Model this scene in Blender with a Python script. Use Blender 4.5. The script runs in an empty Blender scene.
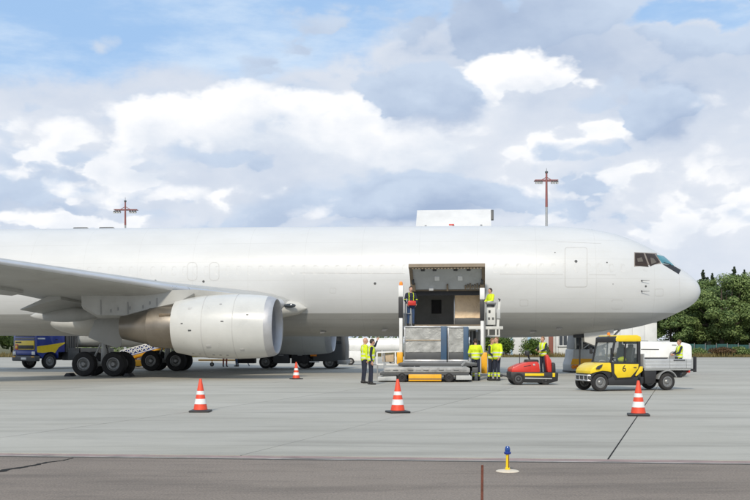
import bpy, bmesh, math, random
from mathutils import Vector, Matrix
from mathutils.bvhtree import BVHTree
R = math.radians
random.seed(11)
scene = bpy.context.scene
col = scene.collection

# ------------------------------------------------------------------ camera
cd = bpy.data.cameras.new('camera')
cam = bpy.data.objects.new('camera', cd)
col.objects.link(cam)
cam.location = (0, 0, 1.5)
cam.rotation_euler = (R(90), 0, 0)
cd.sensor_width = 36
cd.lens = 48.0
cd.shift_y = 94.0 / 750.0
cd.clip_start = 0.1
cd.clip_end = 6000
scene.camera = cam

# ------------------------------------------------------------------ view
scene.view_settings.view_transform = 'Standard'
scene.view_settings.look = 'None'
scene.view_settings.exposure = 0.02
scene.view_settings.gamma = 1.0
scene.cycles.max_bounces = 8
scene.cycles.transparent_max_bounces = 16

# ------------------------------------------------------------------ sun
SUN_EL, SUN_AZ = R(36), R(192)       # azimuth clockwise from +Y: behind the camera, a little left
sl = bpy.data.lights.new('sun', 'SUN')
sl.energy = 3.0
sl.angle = R(6)
sl.color = (1.0, 0.92, 0.79)
sun = bpy.data.objects.new('sun', sl)
col.objects.link(sun)
sd = Vector((math.sin(SUN_AZ) * math.cos(SUN_EL), math.cos(SUN_AZ) * math.cos(SUN_EL), math.sin(SUN_EL)))
sun.rotation_euler = sd.to_track_quat('Z', 'Y').to_euler()
sun.location = sd * 100

# ------------------------------------------------------------------ sky
world = bpy.data.worlds.new('World')
scene.world = world
world.use_nodes = True
world.cycles.sampling_method = 'MANUAL'
world.cycles.sample_map_resolution = 512
wn, wl = world.node_tree.nodes, world.node_tree.links
wn.clear()
def N(nt, t, **kw):
    n = nt.new(t)
    for k, v in kw.items():
        if k == 'inp':
            for i, val in v.items():
                n.inputs[i].default_value = val
        else:
            setattr(n, k, v)
    return n
w_out = N(wn, 'ShaderNodeOutputWorld')
w_bg = N(wn, 'ShaderNodeBackground', inp={'Strength': 0.1})
wl.new(w_bg.outputs[0], w_out.inputs[0])
sky = N(wn, 'ShaderNodeTexSky', sky_type='NISHITA', sun_disc=False, sun_elevation=SUN_EL, sun_rotation=SUN_AZ,
        air_density=1.0, dust_density=1.5, ozone_density=1.0)
tc = N(wn, 'ShaderNodeTexCoord')
def wmath(op, a, b=None, clamp=False):
    n = N(wn, 'ShaderNodeMath', operation=op, use_clamp=clamp)
    for i, v in enumerate((a, b)):
        if v is None: continue
        if isinstance(v, (int, float)): n.inputs[i].default_value = v
        else: wl.new(v, n.inputs[i])
    return n.outputs[0]
def wvec(op, a, b=None):
    n = N(wn, 'ShaderNodeVectorMath', operation=op)
    for i, v in enumerate((a, b)):
        if v is None: continue
        if isinstance(v, (tuple, list, Vector)): n.inputs[i].default_value = v
        else: wl.new(v, n.inputs[i])
    return n.outputs['Value'] if op == 'LENGTH' else n.outputs[0]
def wnoise(vec, scale, detail=6, rough=0.55, color=False):
    n = N(wn, 'ShaderNodeTexNoise', inp={'Scale': scale, 'Detail': detail, 'Roughness': rough})
    wl.new(vec, n.inputs['Vector'])
    return n.outputs['Color' if color else 'Fac']
def wramp(v, lo, hi, a=0.0, b=1.0):
    n = N(wn, 'ShaderNodeMapRange', interpolation_type='SMOOTHSTEP', inp={1: lo, 2: hi, 3: a, 4: b})
    wl.new(v, n.inputs[0])
    return n.outputs[0]
def wmix(f, a, b):
    n = N(wn, 'ShaderNodeMix', data_type='RGBA')
    if isinstance(f, (int, float)): n.inputs[0].default_value = f
    else: wl.new(f, n.inputs[0])
    for i, v in ((6, a), (7, b)):
        if isinstance(v, tuple): n.inputs[i].default_value = v
        else: wl.new(v, n.inputs[i])
    return n.outputs[2]
d0 = tc.outputs['Generated']
stretch = wvec('MULTIPLY', d0, (1.0, 1.0, 1.7))
warp = wvec('MULTIPLY', wvec('SUBTRACT', wnoise(stretch, 9.0, 5, 0.6, True), (0.5, 0.5, 0.5)), (0.16, 0.16, 0.10))
dw = wvec('ADD', d0, warp)
# big soft masses that give the cloud field its layout; between and beyond them the noise goes on alone
def blob(px, py, rx, ry, amp, src=None, lo=0.15):
    c = Vector(((px - 375) / 1000, 1, (344 - py) / 1000)).normalized()
    q = wvec('MULTIPLY', wvec('SUBTRACT', src or dw, tuple(c)), (1000 / rx, 2.0, 1000 / ry))
    return wmath('MULTIPLY', wramp(wvec('LENGTH', q), lo, 1.0, 1.0, 0.0), amp)
def total(parts):
    s = parts[0]
    for p in parts[1:]:
        s = wmath('ADD', s, p)
    return s
def billow(vec, scale):
    out = None
    for k, w_ in ((1.0, 0.62), (2.3, 0.30), (5.1, 0.15)):
        b_ = wmath('MULTIPLY', wmath('ABSOLUTE', wmath('SUBTRACT', wnoise(vec, scale * k, 0, 0.5), 0.5)), 2.0 * w_)
        out = b_ if out is None else wmath('ADD', out, b_)
    return out
sep = N(wn, 'ShaderNodeSeparateXYZ'); wl.new(d0, sep.inputs[0])
elev = sep.outputs[2]
n_big = wnoise(stretch, 3.4, 9, 0.56)
n_soft = wnoise(stretch, 8.0, 8, 0.58)
# 1: clear air with thin high veils
veil = wmath('MULTIPLY', wramp(wnoise(wvec('MULTIPLY', d0, (1.0, 1.0, 3.4)), 6.0, 9, 0.62), 0.35, 0.75), 0.7)
air = wmix(wmath('ADD', veil, 0.10), wmix(0.78, sky.outputs[0], (3.5, 5.9, 9.5, 1)), (7.4, 8.5, 9.7, 1))
# 2: a soft grey-white sheet that thickens towards the horizon
low_more = wramp(elev, 0.16, 0.36, 0.36, 0.0)
dens = total([n_big, wmath('MULTIPLY', wmath('SUBTRACT', n_soft, 0.5), 0.45), low_more,
              blob(150, 26, 430, 78, -0.30), blob(640, 60, 280, 90, 0.22), blob(350, 12, 150, 45, -0.10), blob(710, 8, 100, 26, -0.35), blob(470, 95, 140, 70, 0.2), blob(230, 90, 260, 45, 0.12)])
sheet_f = wramp(dens, 0.47, 0.74)
tone = total([wmath('MULTIPLY', wmath('SUBTRACT', n_soft, 0.5), 0.9), wmath('MULTIPLY', wmath('SUBTRACT', n_big, 0.5), 0.5), blob(30, 205, 130, 55, -0.35), blob(120, 85, 300, 40, -0.15),
              blob(270, 190, 170, 60, -0.12), blob(620, 60, 280, 90, -0.22)])
sheet_c = wmix(wmath('ADD', tone, 0.5, True), (5.2, 6.1, 7.6, 1), (9.0, 9.2, 9.6, 1))
base = wmix(sheet_f, air, sheet_c)
# 3: heaped clouds with bright upper rims and greyer undersides
def heap(under, scale, shift, thr, blobs, white, grey, edge=0.09, gain=1.5, up=0.030, deep=0.35):
    v0 = wvec('ADD', wvec('ADD', stretch, wvec('MULTIPLY', warp, (0.35, 0.35, 0.35))), shift)
    v1 = wvec('ADD', v0, (-0.4 * up, 0.0, up))
    def f(v, src):
        return total([wmath('MULTIPLY', billow(v, scale), 0.55), wmath('MULTIPLY', wnoise(v, scale * 0.7, 6, 0.55), 0.9)] + [blob(*b, src=src) for b in blobs])
    srcA = wvec('ADD', d0, wvec('MULTIPLY', warp, (0.6, 0.6, 0.6)))
    srcB = wvec('ADD', srcA, (-0.4 * up, 0.0, up * 0.6))
    fa, fb_ = f(v0, srcA), f(v1, srcB)
    top = wramp(wmath('SUBTRACT', fa, fb_), -0.03, 0.07)
    e = wmath('ADD', wmath('MULTIPLY', wmath('SUBTRACT', 1.0, top), edge * 3.2), edge)
    m = wramp(wmath('DIVIDE', wmath('SUBTRACT', fa, thr), e), 0.0, 1.0)
    depth = wramp(fa, thr + 0.03, thr + 0.03 + deep)
    light = total([wmath('MULTIPLY', wmath('SUBTRACT', fa, fb_), gain), wmath('MULTIPLY', depth, -0.62), wmath('MULTIPLY', wmath('SUBTRACT', n_soft, 0.5), 1.9), wmath('MULTIPLY', wmath('SUBTRACT', n_big, 0.5), 0.8)])
    c = wmix(wmath('ADD', light, 0.86, True), grey, white)
    return wmix(m, under, c)
W_, G_ = (10.1, 10.15, 10.3, 1), (6.3, 7.1, 8.3, 1)
D_, DG = (5.9, 6.9, 8.4, 1), (3.9, 4.9, 6.7, 1)
s1 = heap(base, 5.0, (3.1, 0.4, 1.7), 0.60, [(620, 45, 280, 80, 0.42), (690, 120, 120, 60, 0.2), (60, 190, 160, 70, 0.2), (150, 20, 330, 70, -0.25), (715, 8, 90, 26, -0.4)], D_, DG, 0.16, 1.6)
s2 = heap(s1, 7.0, (0.3, 2.2, 0.9), 0.625, [(515, 82, 95, 46, 0.40), (125, 122, 110, 40, 0.22), (265, 130, 170, 40, 0.26), (60, 170, 130, 50, 0.16), (230, 185, 300, 75, 0.16), (590, 170, 330, 75, 0.24), (380, 140, 120, 60, 0.2), (380, 30, 330, 62, -0.35), (100, 30, 300, 66, -0.4), (680, 40, 150, 60, -0.3)], W_, G_, 0.15)
s3 = heap(s2, 8.0, (5.2, 1.2, 3.3), 0.64, [(432, 96, 100, 52, 0.52), (655, 130, 64, 48, 0.48), (445, 203, 120, 36, 0.44), (370, 208, 90, 30, 0.24), (235, 165, 60, 26, 0.22), (570, 218, 100, 30, 0.24), (30, 200, 90, 40, 0.2), (520, 84, 60, 40, -0.3)], D_, DG, 0.12, 1.6)
s4 = heap(s3, 9.0, (1.2, 6.1, 2.3), 0.70, [(90, 20, 300, 70, -0.4), (150, 210, 190, 45, 0.24), (40, 228, 130, 22, 0.34), (690, 195, 150, 50, 0.22), (530, 82, 60, 34, 0.34), (300, 105, 60, 16, 0.2), (130, 105, 40, 18, 0.2)], W_, G_, 0.20)
wl.new(s4, w_bg.inputs['Color'])

# ------------------------------------------------------------------ materials
def mat(name, c, rough=0.6, metal=0.0, var=0.08, scale=4.0, bump=0.0, bscale=60.0, coat=0.0, spec=0.5, dirt=0.0, dcol=(0.09, 0.08, 0.065)):
    m = bpy.data.materials.new(name)
    m.use_nodes = True
    nt, lk = m.node_tree.nodes, m.node_tree.links
    b = nt['Principled BSDF']
    b.inputs['Roughness'].default_value = rough
    b.inputs['Metallic'].default_value = metal
    b.inputs['Coat Weight'].default_value = coat
    b.inputs['Specular IOR Level'].default_value = spec
    t = N(nt, 'ShaderNodeTexCoord')
    n = N(nt, 'ShaderNodeTexNoise', inp={'Scale': scale, 'Detail': 7, 'Roughness': 0.62})
    lk.new(t.outputs['Object'], n.inputs['Vector'])
    r = N(nt, 'ShaderNodeMapRange', inp={1: 0.3, 2: 0.7})
    lk.new(n.outputs['Fac'], r.inputs[0])
    mx = N(nt, 'ShaderNodeMix', data_type='RGBA')
    mx.inputs[6].default_value = tuple(min(1, v * (1 - var)) for v in c) + (1,)
    mx.inputs[7].default_value = tuple(min(1, v * (1 + var)) for v in c) + (1,)
    lk.new(r.outputs[0], mx.inputs[0])
    out = mx.outputs[2]
    if dirt > 0:
        n2 = N(nt, 'ShaderNodeTexNoise', inp={'Scale': scale * 0.6, 'Detail': 10, 'Roughness': 0.7})
        lk.new(t.outputs['Object'], n2.inputs['Vector'])
        r2 = N(nt, 'ShaderNodeMapRange', inp={1: 0.5, 2: 0.78, 3: 0.0, 4: dirt})
        lk.new(n2.outputs['Fac'], r2.inputs[0])
        m2 = N(nt, 'ShaderNodeMix', data_type='RGBA')
        lk.new(r2.outputs[0], m2.inputs[0]); lk.new(out, m2.inputs[6])
        m2.inputs[7].default_value = tuple(dcol) + (1,)
        out = m2.outputs[2]
    lk.new(out, b.inputs['Base Color'])
    rr = N(nt, 'ShaderNodeMapRange', inp={1: 0.3, 2: 0.7, 3: max(0.02, rough - 0.08), 4: min(1, rough + 0.08)})
    lk.new(n.outputs['Fac'], rr.inputs[0]); lk.new(rr.outputs[0], b.inputs['Roughness'])
    if bump > 0:
        n3 = N(nt, 'ShaderNodeTexNoise', inp={'Scale': bscale, 'Detail': 4})
        lk.new(t.outputs['Object'], n3.inputs['Vector'])
        bp = N(nt, 'ShaderNodeBump', inp={'Strength': bump, 'Distance': 0.02})
        lk.new(n3.outputs['Fac'], bp.inputs['Height']); lk.new(bp.outputs[0], b.inputs['Normal'])
    return m
def glass(name, c, alpha=0.4, rough=0.04):
    m = mat(name, c, rough, var=0.05)
    m.node_tree.nodes['Principled BSDF'].inputs['Alpha'].default_value = alpha
    return m
M = {}
M['white'] = mat('white_paint', (0.78, 0.78, 0.76), 0.4, dirt=0.25, scale=2)
M['offwhite'] = mat('off_white_paint', (0.62, 0.62, 0.58), 0.5, dirt=0.4, scale=2)
M['lgrey'] = mat('light_grey_paint', (0.45, 0.46, 0.45), 0.5, dirt=0.35, scale=2)
M['grey'] = mat('grey_paint', (0.24, 0.245, 0.245), 0.5, dirt=0.3, scale=2)
M['dgrey'] = mat('dark_grey_paint', (0.075, 0.078, 0.08), 0.55, dirt=0.2)
M['black'] = mat('black_plastic', (0.022, 0.022, 0.024), 0.55)
M['rubber'] = mat('tyre_rubber', (0.020, 0.019, 0.019), 0.85, var=0.2, dirt=0.3, dcol=(0.10, 0.09, 0.08), scale=5, bump=0.3, bscale=30)
M['steel'] = mat('bare_steel', (0.5, 0.5, 0.5), 0.35, metal=0.9, dirt=0.3, scale=3)
M['alu'] = mat('wheel_alloy', (0.25, 0.25, 0.245), 0.42, metal=0.6, dirt=0.5, scale=6)
M['yellow'] = mat('yellow_paint', (0.80, 0.57, 0.012), 0.35, coat=0.3, dirt=0.12)
M['amber'] = mat('amber_paint', (0.82, 0.40, 0.012), 0.45, dirt=0.2)
M['red'] = mat('red_paint', (0.58, 0.035, 0.022), 0.4, coat=0.2, dirt=0.15)
M['blue'] = mat('blue_paint', (0.018, 0.045, 0.26), 0.35, coat=0.3, dirt=0.2)
M['uldblue'] = mat('faded_blue_paint', (0.042, 0.09, 0.16), 0.55, dirt=0.3)
M['cone_red'] = mat('cone_orange_red', (0.72, 0.065, 0.024), 0.55, var=0.16, dirt=0.38, scale=9, dcol=(0.22, 0.08, 0.05))
M['cone_white'] = mat('cone_reflective_white', (0.74, 0.74, 0.72), 0.45, dirt=0.5, scale=9, dcol=(0.25, 0.23, 0.21))
M['hivis'] = mat('fluorescent_yellow_cloth', (0.62, 0.75, 0.015), 0.75, var=0.22, scale=7, bump=0.5, bscale=14)
M['band'] = mat('reflective_silver_band', (0.55, 0.56, 0.56), 0.4)
M['navy'] = mat('navy_workwear', (0.016, 0.02, 0.036), 0.85, var=0.3, scale=8, bump=0.5, bscale=14)
M['jeans'] = mat('blue_work_trousers', (0.03, 0.06, 0.13), 0.85, var=0.3, scale=8)
M['maroon'] = mat('brick_red_trousers', (0.24, 0.05, 0.04), 0.85, var=0.2)
M['skin'] = mat('skin', (0.52, 0.29, 0.20), 0.55, var=0.1, scale=20)
M['hair'] = mat('dark_hair', (0.035, 0.022, 0.014), 0.7, var=0.4, scale=40)
M['hairb'] = mat('light_brown_hair', (0.18, 0.10, 0.05), 0.7, var=0.3, scale=40)
M['boot'] = mat('black_boot', (0.02, 0.019, 0.018), 0.6)
M['glass'] = glass('tinted_window_glass', (0.12, 0.15, 0.16), 0.20)
M['dglass'] = mat('dark_window_glass', (0.03, 0.035, 0.04), 0.06, spec=0.8)
M['orange_lens'] = mat('orange_beacon_lens', (0.85, 0.25, 0.02), 0.2)
M['wood'] = mat('bare_plywood', (0.46, 0.36, 0.24), 0.7, var=0.2)
M['rust'] = mat('rusty_iron', (0.16, 0.055, 0.035), 0.9, var=0.35, scale=20, bump=0.6)

# ------------------------------------------------------------------ mesh helpers
class MB:
    def __init__(s):
        s.bm = bmesh.new()
        s.mi = 0
    def raw(s, verts, faces):
        vs = [s.bm.verts.new(v) for v in verts]
        for f in faces:
            try:
                s.bm.faces.new([vs[i] for i in f]).material_index = s.mi
            except ValueError:
                pass
        return s
    def merge(s, t, m=None):
        if m is not None:
            bmesh.ops.transform(t, matrix=m, verts=t.verts)
        t.verts.ensure_lookup_table(); t.verts.index_update()
        s.raw([v.co.copy() for v in t.verts], [[v.index for v in f.verts] for f in t.faces])
        t.free()
        return s
    def box(s, c, size, rot=None, bev=0.0, seg=2):
        t = bmesh.new()
        bmesh.ops.create_cube(t, size=1)
        bmesh.ops.scale(t, vec=Vector(size), verts=t.verts)
        if bev > 0:
            bmesh.ops.bevel(t, geom=t.edges[:], offset=bev, segments=seg, affect='EDGES', profile=0.5)
        m = Matrix.Translation(Vector(c))
        if rot is not None:
            m = m @ (rot if isinstance(rot, Matrix) else Matrix.Rotation(rot[1], 4, rot[0]))
        return s.merge(t, m)
    def span(s, a, b, bev=0.0):
        a, b = Vector(a), Vector(b)
        return s.box((a + b) / 2, [abs(v) for v in (b - a)], None, bev)
    def tube(s, p0, p1, r0, r1=None, n=12, caps=True):
        p0, p1 = Vector(p0), Vector(p1)
        r1 = r0 if r1 is None else r1
        ax = (p1 - p0).normalized()
        u = ax.orthogonal().normalized(); v = ax.cross(u)
        vs, fs = [], []
        for p, r in ((p0, r0), (p1, r1)):
            for i in range(n):
                a = 2 * math.pi * i / n
                vs.append(p + (u * math.cos(a) + v * math.sin(a)) * r)
        for i in range(n):
            j = (i + 1) % n
            fs.append((i, j, n + j, n + i))
        if caps:
            fs.append(tuple(range(n - 1, -1, -1))); fs.append(tuple(range(n, 2 * n)))
        return s.raw(vs, fs)
    def bar(s, p0, p1, w, h):
        p0, p1 = Vector(p0), Vector(p1)
        d = p1 - p0
        q = d.to_track_quat('X', 'Z').to_matrix().to_4x4()
        return s.box((p0 + p1) / 2, (d.length, w, h), q, 0)
    def path(s, pts, r, n=8):
        for a, b in zip(pts, pts[1:]):
            s.tube(a, b, r, r, n)
        return s
    def lathe(s, prof, o, axis, n=32, arc=None):
        o, ax = Vector(o), Vector(axis).normalized()
        u = ax.orthogonal().normalized()
        if abs(ax.x) > 0.9: u = Vector((0, 0, 1)); u = (u - ax * u.dot(ax)).normalized()
        v = ax.cross(u)
        vs, fs = [], []
        for (r, h) in prof:
            for i in range(n):
                a = 2 * math.pi * i / n
                vs.append(o + ax * h + (u * math.cos(a) + v * math.sin(a)) * r)
        for k in range(len(prof) - 1):
            for i in range(n):
                j = (i + 1) % n
                fs.append((k * n + i, k * n + j, (k + 1) * n + j, (k + 1) * n + i))
        return s.raw(vs, fs)
    def loft(s, rings, closed=True, caps=True):
        n = len(rings[0])
        vs = [p for r in rings for p in r]
        fs = []
        for k in range(len(rings) - 1):
            for i in range(n if closed else n - 1):
                j = (i + 1) % n
                fs.append((k * n + i, k * n + j, (k + 1) * n + j, (k + 1) * n + i))
        if caps and closed:
            fs.append(tuple(range(n - 1, -1, -1)))
            fs.append(tuple(range((len(rings) - 1) * n, len(rings) * n)))
        return s.raw(vs, fs)
    def prism(s, poly, y0, y1, bev=0.0, plane='xz'):
        t = bmesh.new()
        f = (lambda a, b, c: (a, c, b)) if plane == 'xz' else ((lambda a, b, c: (c, a, b)) if plane == 'yz' else (lambda a, b, c: (a, b, c)))
        va = [t.verts.new(f(a, b, y0)) for a, b in poly]
        vb = [t.verts.new(f(a, b, y1)) for a, b in poly]
        n = len(poly)
        t.faces.new(va[::-1]); t.faces.new(vb)
        for i in range(n):
            j = (i + 1) % n
            t.faces.new((va[i], va[j], vb[j], vb[i]))
        bmesh.ops.recalc_face_normals(t, faces=t.faces)
        if bev > 0:
            bmesh.ops.bevel(t, geom=t.edges[:], offset=bev, segments=2, affect='EDGES', profile=0.5)
        return s.merge(t)
    def ball(s, c, r, n=2):
        t = bmesh.new()
        bmesh.ops.create_icosphere(t, subdivisions=n, radius=1)
        r = (r, r, r) if isinstance(r, (int, float)) else r
        return s.merge(t, Matrix.Translation(Vector(c)) @ Matrix.Diagonal((*r, 1)))
    def build(s, name, mats, parent=None, sharp=38, recalc=True, weld=True):
        if weld: bmesh.ops.remove_doubles(s.bm, verts=s.bm.verts, dist=1e-5)
        if recalc: bmesh.ops.recalc_face_normals(s.bm, faces=s.bm.faces)
        me = bpy.data.meshes.new(name)
        s.bm.to_mesh(me); s.bm.free()
        return link_mesh(name, me, mats, parent, sharp)
def link_mesh(name, me, mats, parent=None, sharp=38):
    for m in (mats if isinstance(mats, (list, tuple)) else [mats]):
        me.materials.append(m)
    if sharp:
        me.polygons.foreach_set('use_smooth', [True] * len(me.polygons))
        me.set_sharp_from_angle(angle=R(sharp))
    o = bpy.data.objects.new(name, me)
    col.objects.link(o)
    if parent is not None: o.parent = parent
    return o
def thing(name, label, cat, loc=(0, 0, 0), rz=0.0, group=None):
    o = bpy.data.objects.new(name, None)
    o.empty_display_size = 0.3
    col.objects.link(o)
    o.location = loc; o.rotation_euler = (0, 0, rz)
    return tag(o, label, cat, group)
def tag(o, label=None, cat=None, group=None, kind=None):
    if label: o['label'] = label
    if cat: o['category'] = cat
    if group: o['group'] = group
    if kind: o['kind'] = kind
    return o
def put(src, parent, loc=None, rz=None):
    c = src.copy(); col.objects.link(c)
    if parent is not None: c.parent = parent
    if loc is not None: c.location = loc
    if rz is not None: c.rotation_euler = (0, 0, rz)
    return c
def copy_tree(o, parent=None):
    c = o.copy(); col.objects.link(c)
    if parent is not None: c.parent = parent
    for ch in list(o.children):
        copy_tree(ch, c)
    return c
def at(px, py, Y):
    """The point at depth Y seen at (px, py) of the 750 x 500 photograph."""
    return Vector(((px - 375) * Y / 1000, Y, 1.5 - (py - 344) * Y / 1000))
def gnd(px, py):
    Y = 1500.0 / (py - 344)
    return Vector(((px - 375) * Y / 1000, Y, 0))
def pchip(xs, ys):
    n = len(xs)
    h = [xs[i + 1] - xs[i] for i in range(n - 1)]
    d = [(ys[i + 1] - ys[i]) / h[i] for i in range(n - 1)]
    m = [d[0]] + [0.0 if d[i - 1] * d[i] <= 0 else 2 / (1 / d[i - 1] + 1 / d[i]) for i in range(1, n - 1)] + [d[-1]]
    def f(x):
        if x <= xs[0]: return ys[0] + m[0] * (x - xs[0])
        if x >= xs[-1]: return ys[-1] + m[-1] * (x - xs[-1])
        i = max(k for k in range(n - 1) if xs[k] <= x)
        t = (x - xs[i]) / h[i]
        return (ys[i] * (1 + 2 * t) * (1 - t) ** 2 + h[i] * m[i] * t * (1 - t) ** 2 + ys[i + 1] * t * t * (3 - 2 * t) + h[i] * m[i + 1] * t * t * (t - 1))
    return f

# ------------------------------------------------------------------ ground, apron, taxiway, verge
def ground_mat(name, c1, c2, stain, rough, streak, spot=0.35, rnd=0.0, bump=0.25, grain=70.0, ang=-6.0, fine_amp=0.16):
    m = bpy.data.materials.new(name); m.use_nodes = True
    nt, lk = m.node_tree.nodes, m.node_tree.links
    b = nt['Principled BSDF']; b.inputs['Roughness'].default_value = rough
    b.inputs['Specular IOR Level'].default_value = 0.35
    g = N(nt, 'ShaderNodeNewGeometry')
    def noise(vec, sc, de, ro, dist=0.0):
        n = N(nt, 'ShaderNodeTexNoise', inp={'Scale': sc, 'Detail': de, 'Roughness': ro, 'Distortion': dist})
        lk.new(vec, n.inputs['Vector']); return n.outputs['Fac']
    def rng(v, a, bb, c=0.0, d=1.0):
        n = N(nt, 'ShaderNodeMapRange', inp={1: a, 2: bb, 3: c, 4: d}); lk.new(v, n.inputs[0]); return n.outputs[0]
    def mix(f, a, bb, mode='MIX'):
        n = N(nt, 'ShaderNodeMix', data_type='RGBA', blend_type=mode)
        if isinstance(f, float): n.inputs[0].default_value = f
        else: lk.new(f, n.inputs[0])
        for i, v in ((6, a), (7, bb)):
            if isinstance(v, tuple): n.inputs[i].default_value = v
            else: lk.new(v, n.inputs[i])
        return n.outputs[2]
    mp = N(nt, 'ShaderNodeMapping'); mp.inputs['Rotation'].default_value = (0, 0, R(-ang)); mp.inputs['Scale'].default_value = (streak, 1.0, 1.0)
    lk.new(g.outputs['Position'], mp.inputs[0])
    big = noise(g.outputs['Position'], 0.16, 6, 0.6)
    st = noise(mp.outputs[0], 0.9, 8, 0.62, 0.3)
    st2 = noise(mp.outputs[0], 4.0, 6, 0.65)
    fine = noise(g.outputs['Position'], grain, 3, 0.7)
    med = noise(g.outputs['Position'], 9.0, 8, 0.7)
    c = mix(rng(big, 0.3, 0.7), c1 + (1,), c2 + (1,))
    c = mix(rng(st, 0.5, 0.78, 0, spot), c, stain + (1,))
    c = mix(rng(st2, 0.52, 0.8, 0, spot * 0.6), c, stain + (1,))
    c = mix(rng(med, 0.3, 0.75, 0.12, -0.02), c, stain + (1,))
    f2 = mix(rng(fine, 0.3, 0.7), (1 - fine_amp, 1 - fine_amp, 1 - fine_amp, 1), (1 + fine_amp, 1 + fine_amp, 1 + fine_amp, 1))
    c = mix(0.8, c, f2, 'MULTIPLY')
    if rnd > 0:
        oi = N(nt, 'ShaderNodeObjectInfo')
        tint = mix(oi.outputs['Random'], (1 - rnd, 1 - rnd, 1 - rnd * 0.9, 1), (1 + rnd, 1 + rnd, 1 + rnd * 0.9, 1))
        c = mix(1.0, c, tint, 'MULTIPLY')
    lk.new(c, b.inputs['Base Color'])
    lk.new(rng(st, 0.3, 0.7, rough - 0.1, rough + 0.08), b.inputs['Roughness'])
    bp = N(nt, 'ShaderNodeBump', inp={'Strength': bump, 'Distance': 0.01})
    lk.new(fine, bp.inputs['Height']); lk.new(bp.outputs[0], b.inputs['Normal'])
    return m
M['concrete'] = ground_mat('apron_concrete', (0.368, 0.348, 0.294), (0.462, 0.440, 0.382), (0.225, 0.215, 0.185), 0.78, 0.15, 0.85, rnd=0.05)
M['asphalt'] = ground_mat('worn_asphalt', (0.205, 0.168, 0.136), (0.275, 0.229, 0.187), (0.11, 0.094, 0.08), 0.88, 0.22, 0.95, bump=0.8, grain=42.0, ang=-3, fine_amp=0.42)
M['joint'] = mat('joint_filler', (0.11, 0.11, 0.105), 0.9)
M['seal'] = mat('black_sealant', (0.028, 0.028, 0.027), 0.95, spec=0.1)
M['fadedline'] = mat('faded_red_line_paint', (0.30, 0.215, 0.195), 0.8, var=0.25, scale=3, dirt=0.5, dcol=(0.2, 0.19, 0.18))
M['paleline'] = mat('worn_pale_line_paint', (0.40, 0.37, 0.33), 0.8, var=0.25, scale=6, dirt=0.8, dcol=(0.17, 0.15, 0.14))
M['soil'] = mat('dry_grass_ground', (0.13, 0.13, 0.05), 0.95, var=0.4, scale=0.4, dirt=0.4)

def sheet(name, poly, z, m):
    me = bpy.data.meshes.new(name)
    me.from_pydata([(x, y, z) for x, y in poly], [], [list(range(len(poly)))])
    return tag(link_mesh(name, me, m, None, None), kind='structure')
EDGE = lambda x: 12.93 - 0.0917 * x
sheet('ground', [(-3000, -300), (3000, -300), (3000, 5000), (-3000, 5000)], -0.10, M['soil'])
taxiway = sheet('taxiway', [(-200, -60), (200, -60), (200, EDGE(200) - 0.5), (200, EDGE(200)), (-200, EDGE(-200))], -0.001, M['asphalt'])
apron = sheet('apron', [(-200, EDGE(-200)), (140, EDGE(140)), (140, 112), (-200, 112)], -0.030, M['concrete'])
far_apron = sheet('apron_surface', [(-200, 64), (140, 64), (140, 111.9), (-200, 111.9)], -0.002, M['concrete'])
# concrete slabs with real joints
A = R(17.3)
U = Vector((math.sin(A), math.cos(A))); V = Vector((math.cos(A), -math.sin(A)))
V0, SW, SL = -0.974, 4.75, 7.2
def clip(poly, fn):
    out = []
    for i in range(len(poly)):
        a, b = poly[i], poly[(i + 1) % len(poly)]
        fa, fb = fn(a), fn(b)
        if fa >= 0: out.append(a)
        if (fa >= 0) != (fb >= 0):
            t = fa / (fa - fb)
            out.append(a + (b - a) * t)
    return out
for kv in range(-9, 8):
    for ku in range(-1, 11):
        g = 0.008
        gl = 0.012 if kv == 0 else g         # the freshly sealed joint is wider
        gr = 0.012 if kv == -1 else g
        v0, v1 = V0 + kv * SW + gl, V0 + (kv + 1) * SW - gr
        u0, u1 = 6.4 + ku * SL + 0.003, 6.4 + (ku + 1) * SL - 0.003
        p = [U * a + V * b for a, b in ((u0, v0), (u1, v0), (u1, v1), (u0, v1))]
        p = clip(p, lambda q: q.y - (EDGE(q.x) + 0.36))
        if len(p) >= 3: p = clip(p, lambda q: 64.0 - q.y)
        if len(p) < 3: continue
        c = sum(p, Vector((0, 0))) / len(p)
        if abs(c.x) > 0.40 * c.y + 7: continue
        sb = MB()
        n = len(p)
        zj = random.uniform(-0.0015, 0.0015)
        sb.raw([(q.x, q.y, zj) for q in p] + [(q.x, q.y, -0.029) for q in p],
               [tuple(range(n))] + [(i, (i + 1) % n, n + (i + 1) % n, n + i) for i in range(n)])
        sb.build('slab', M['concrete'], apron, sharp=None)
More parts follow.
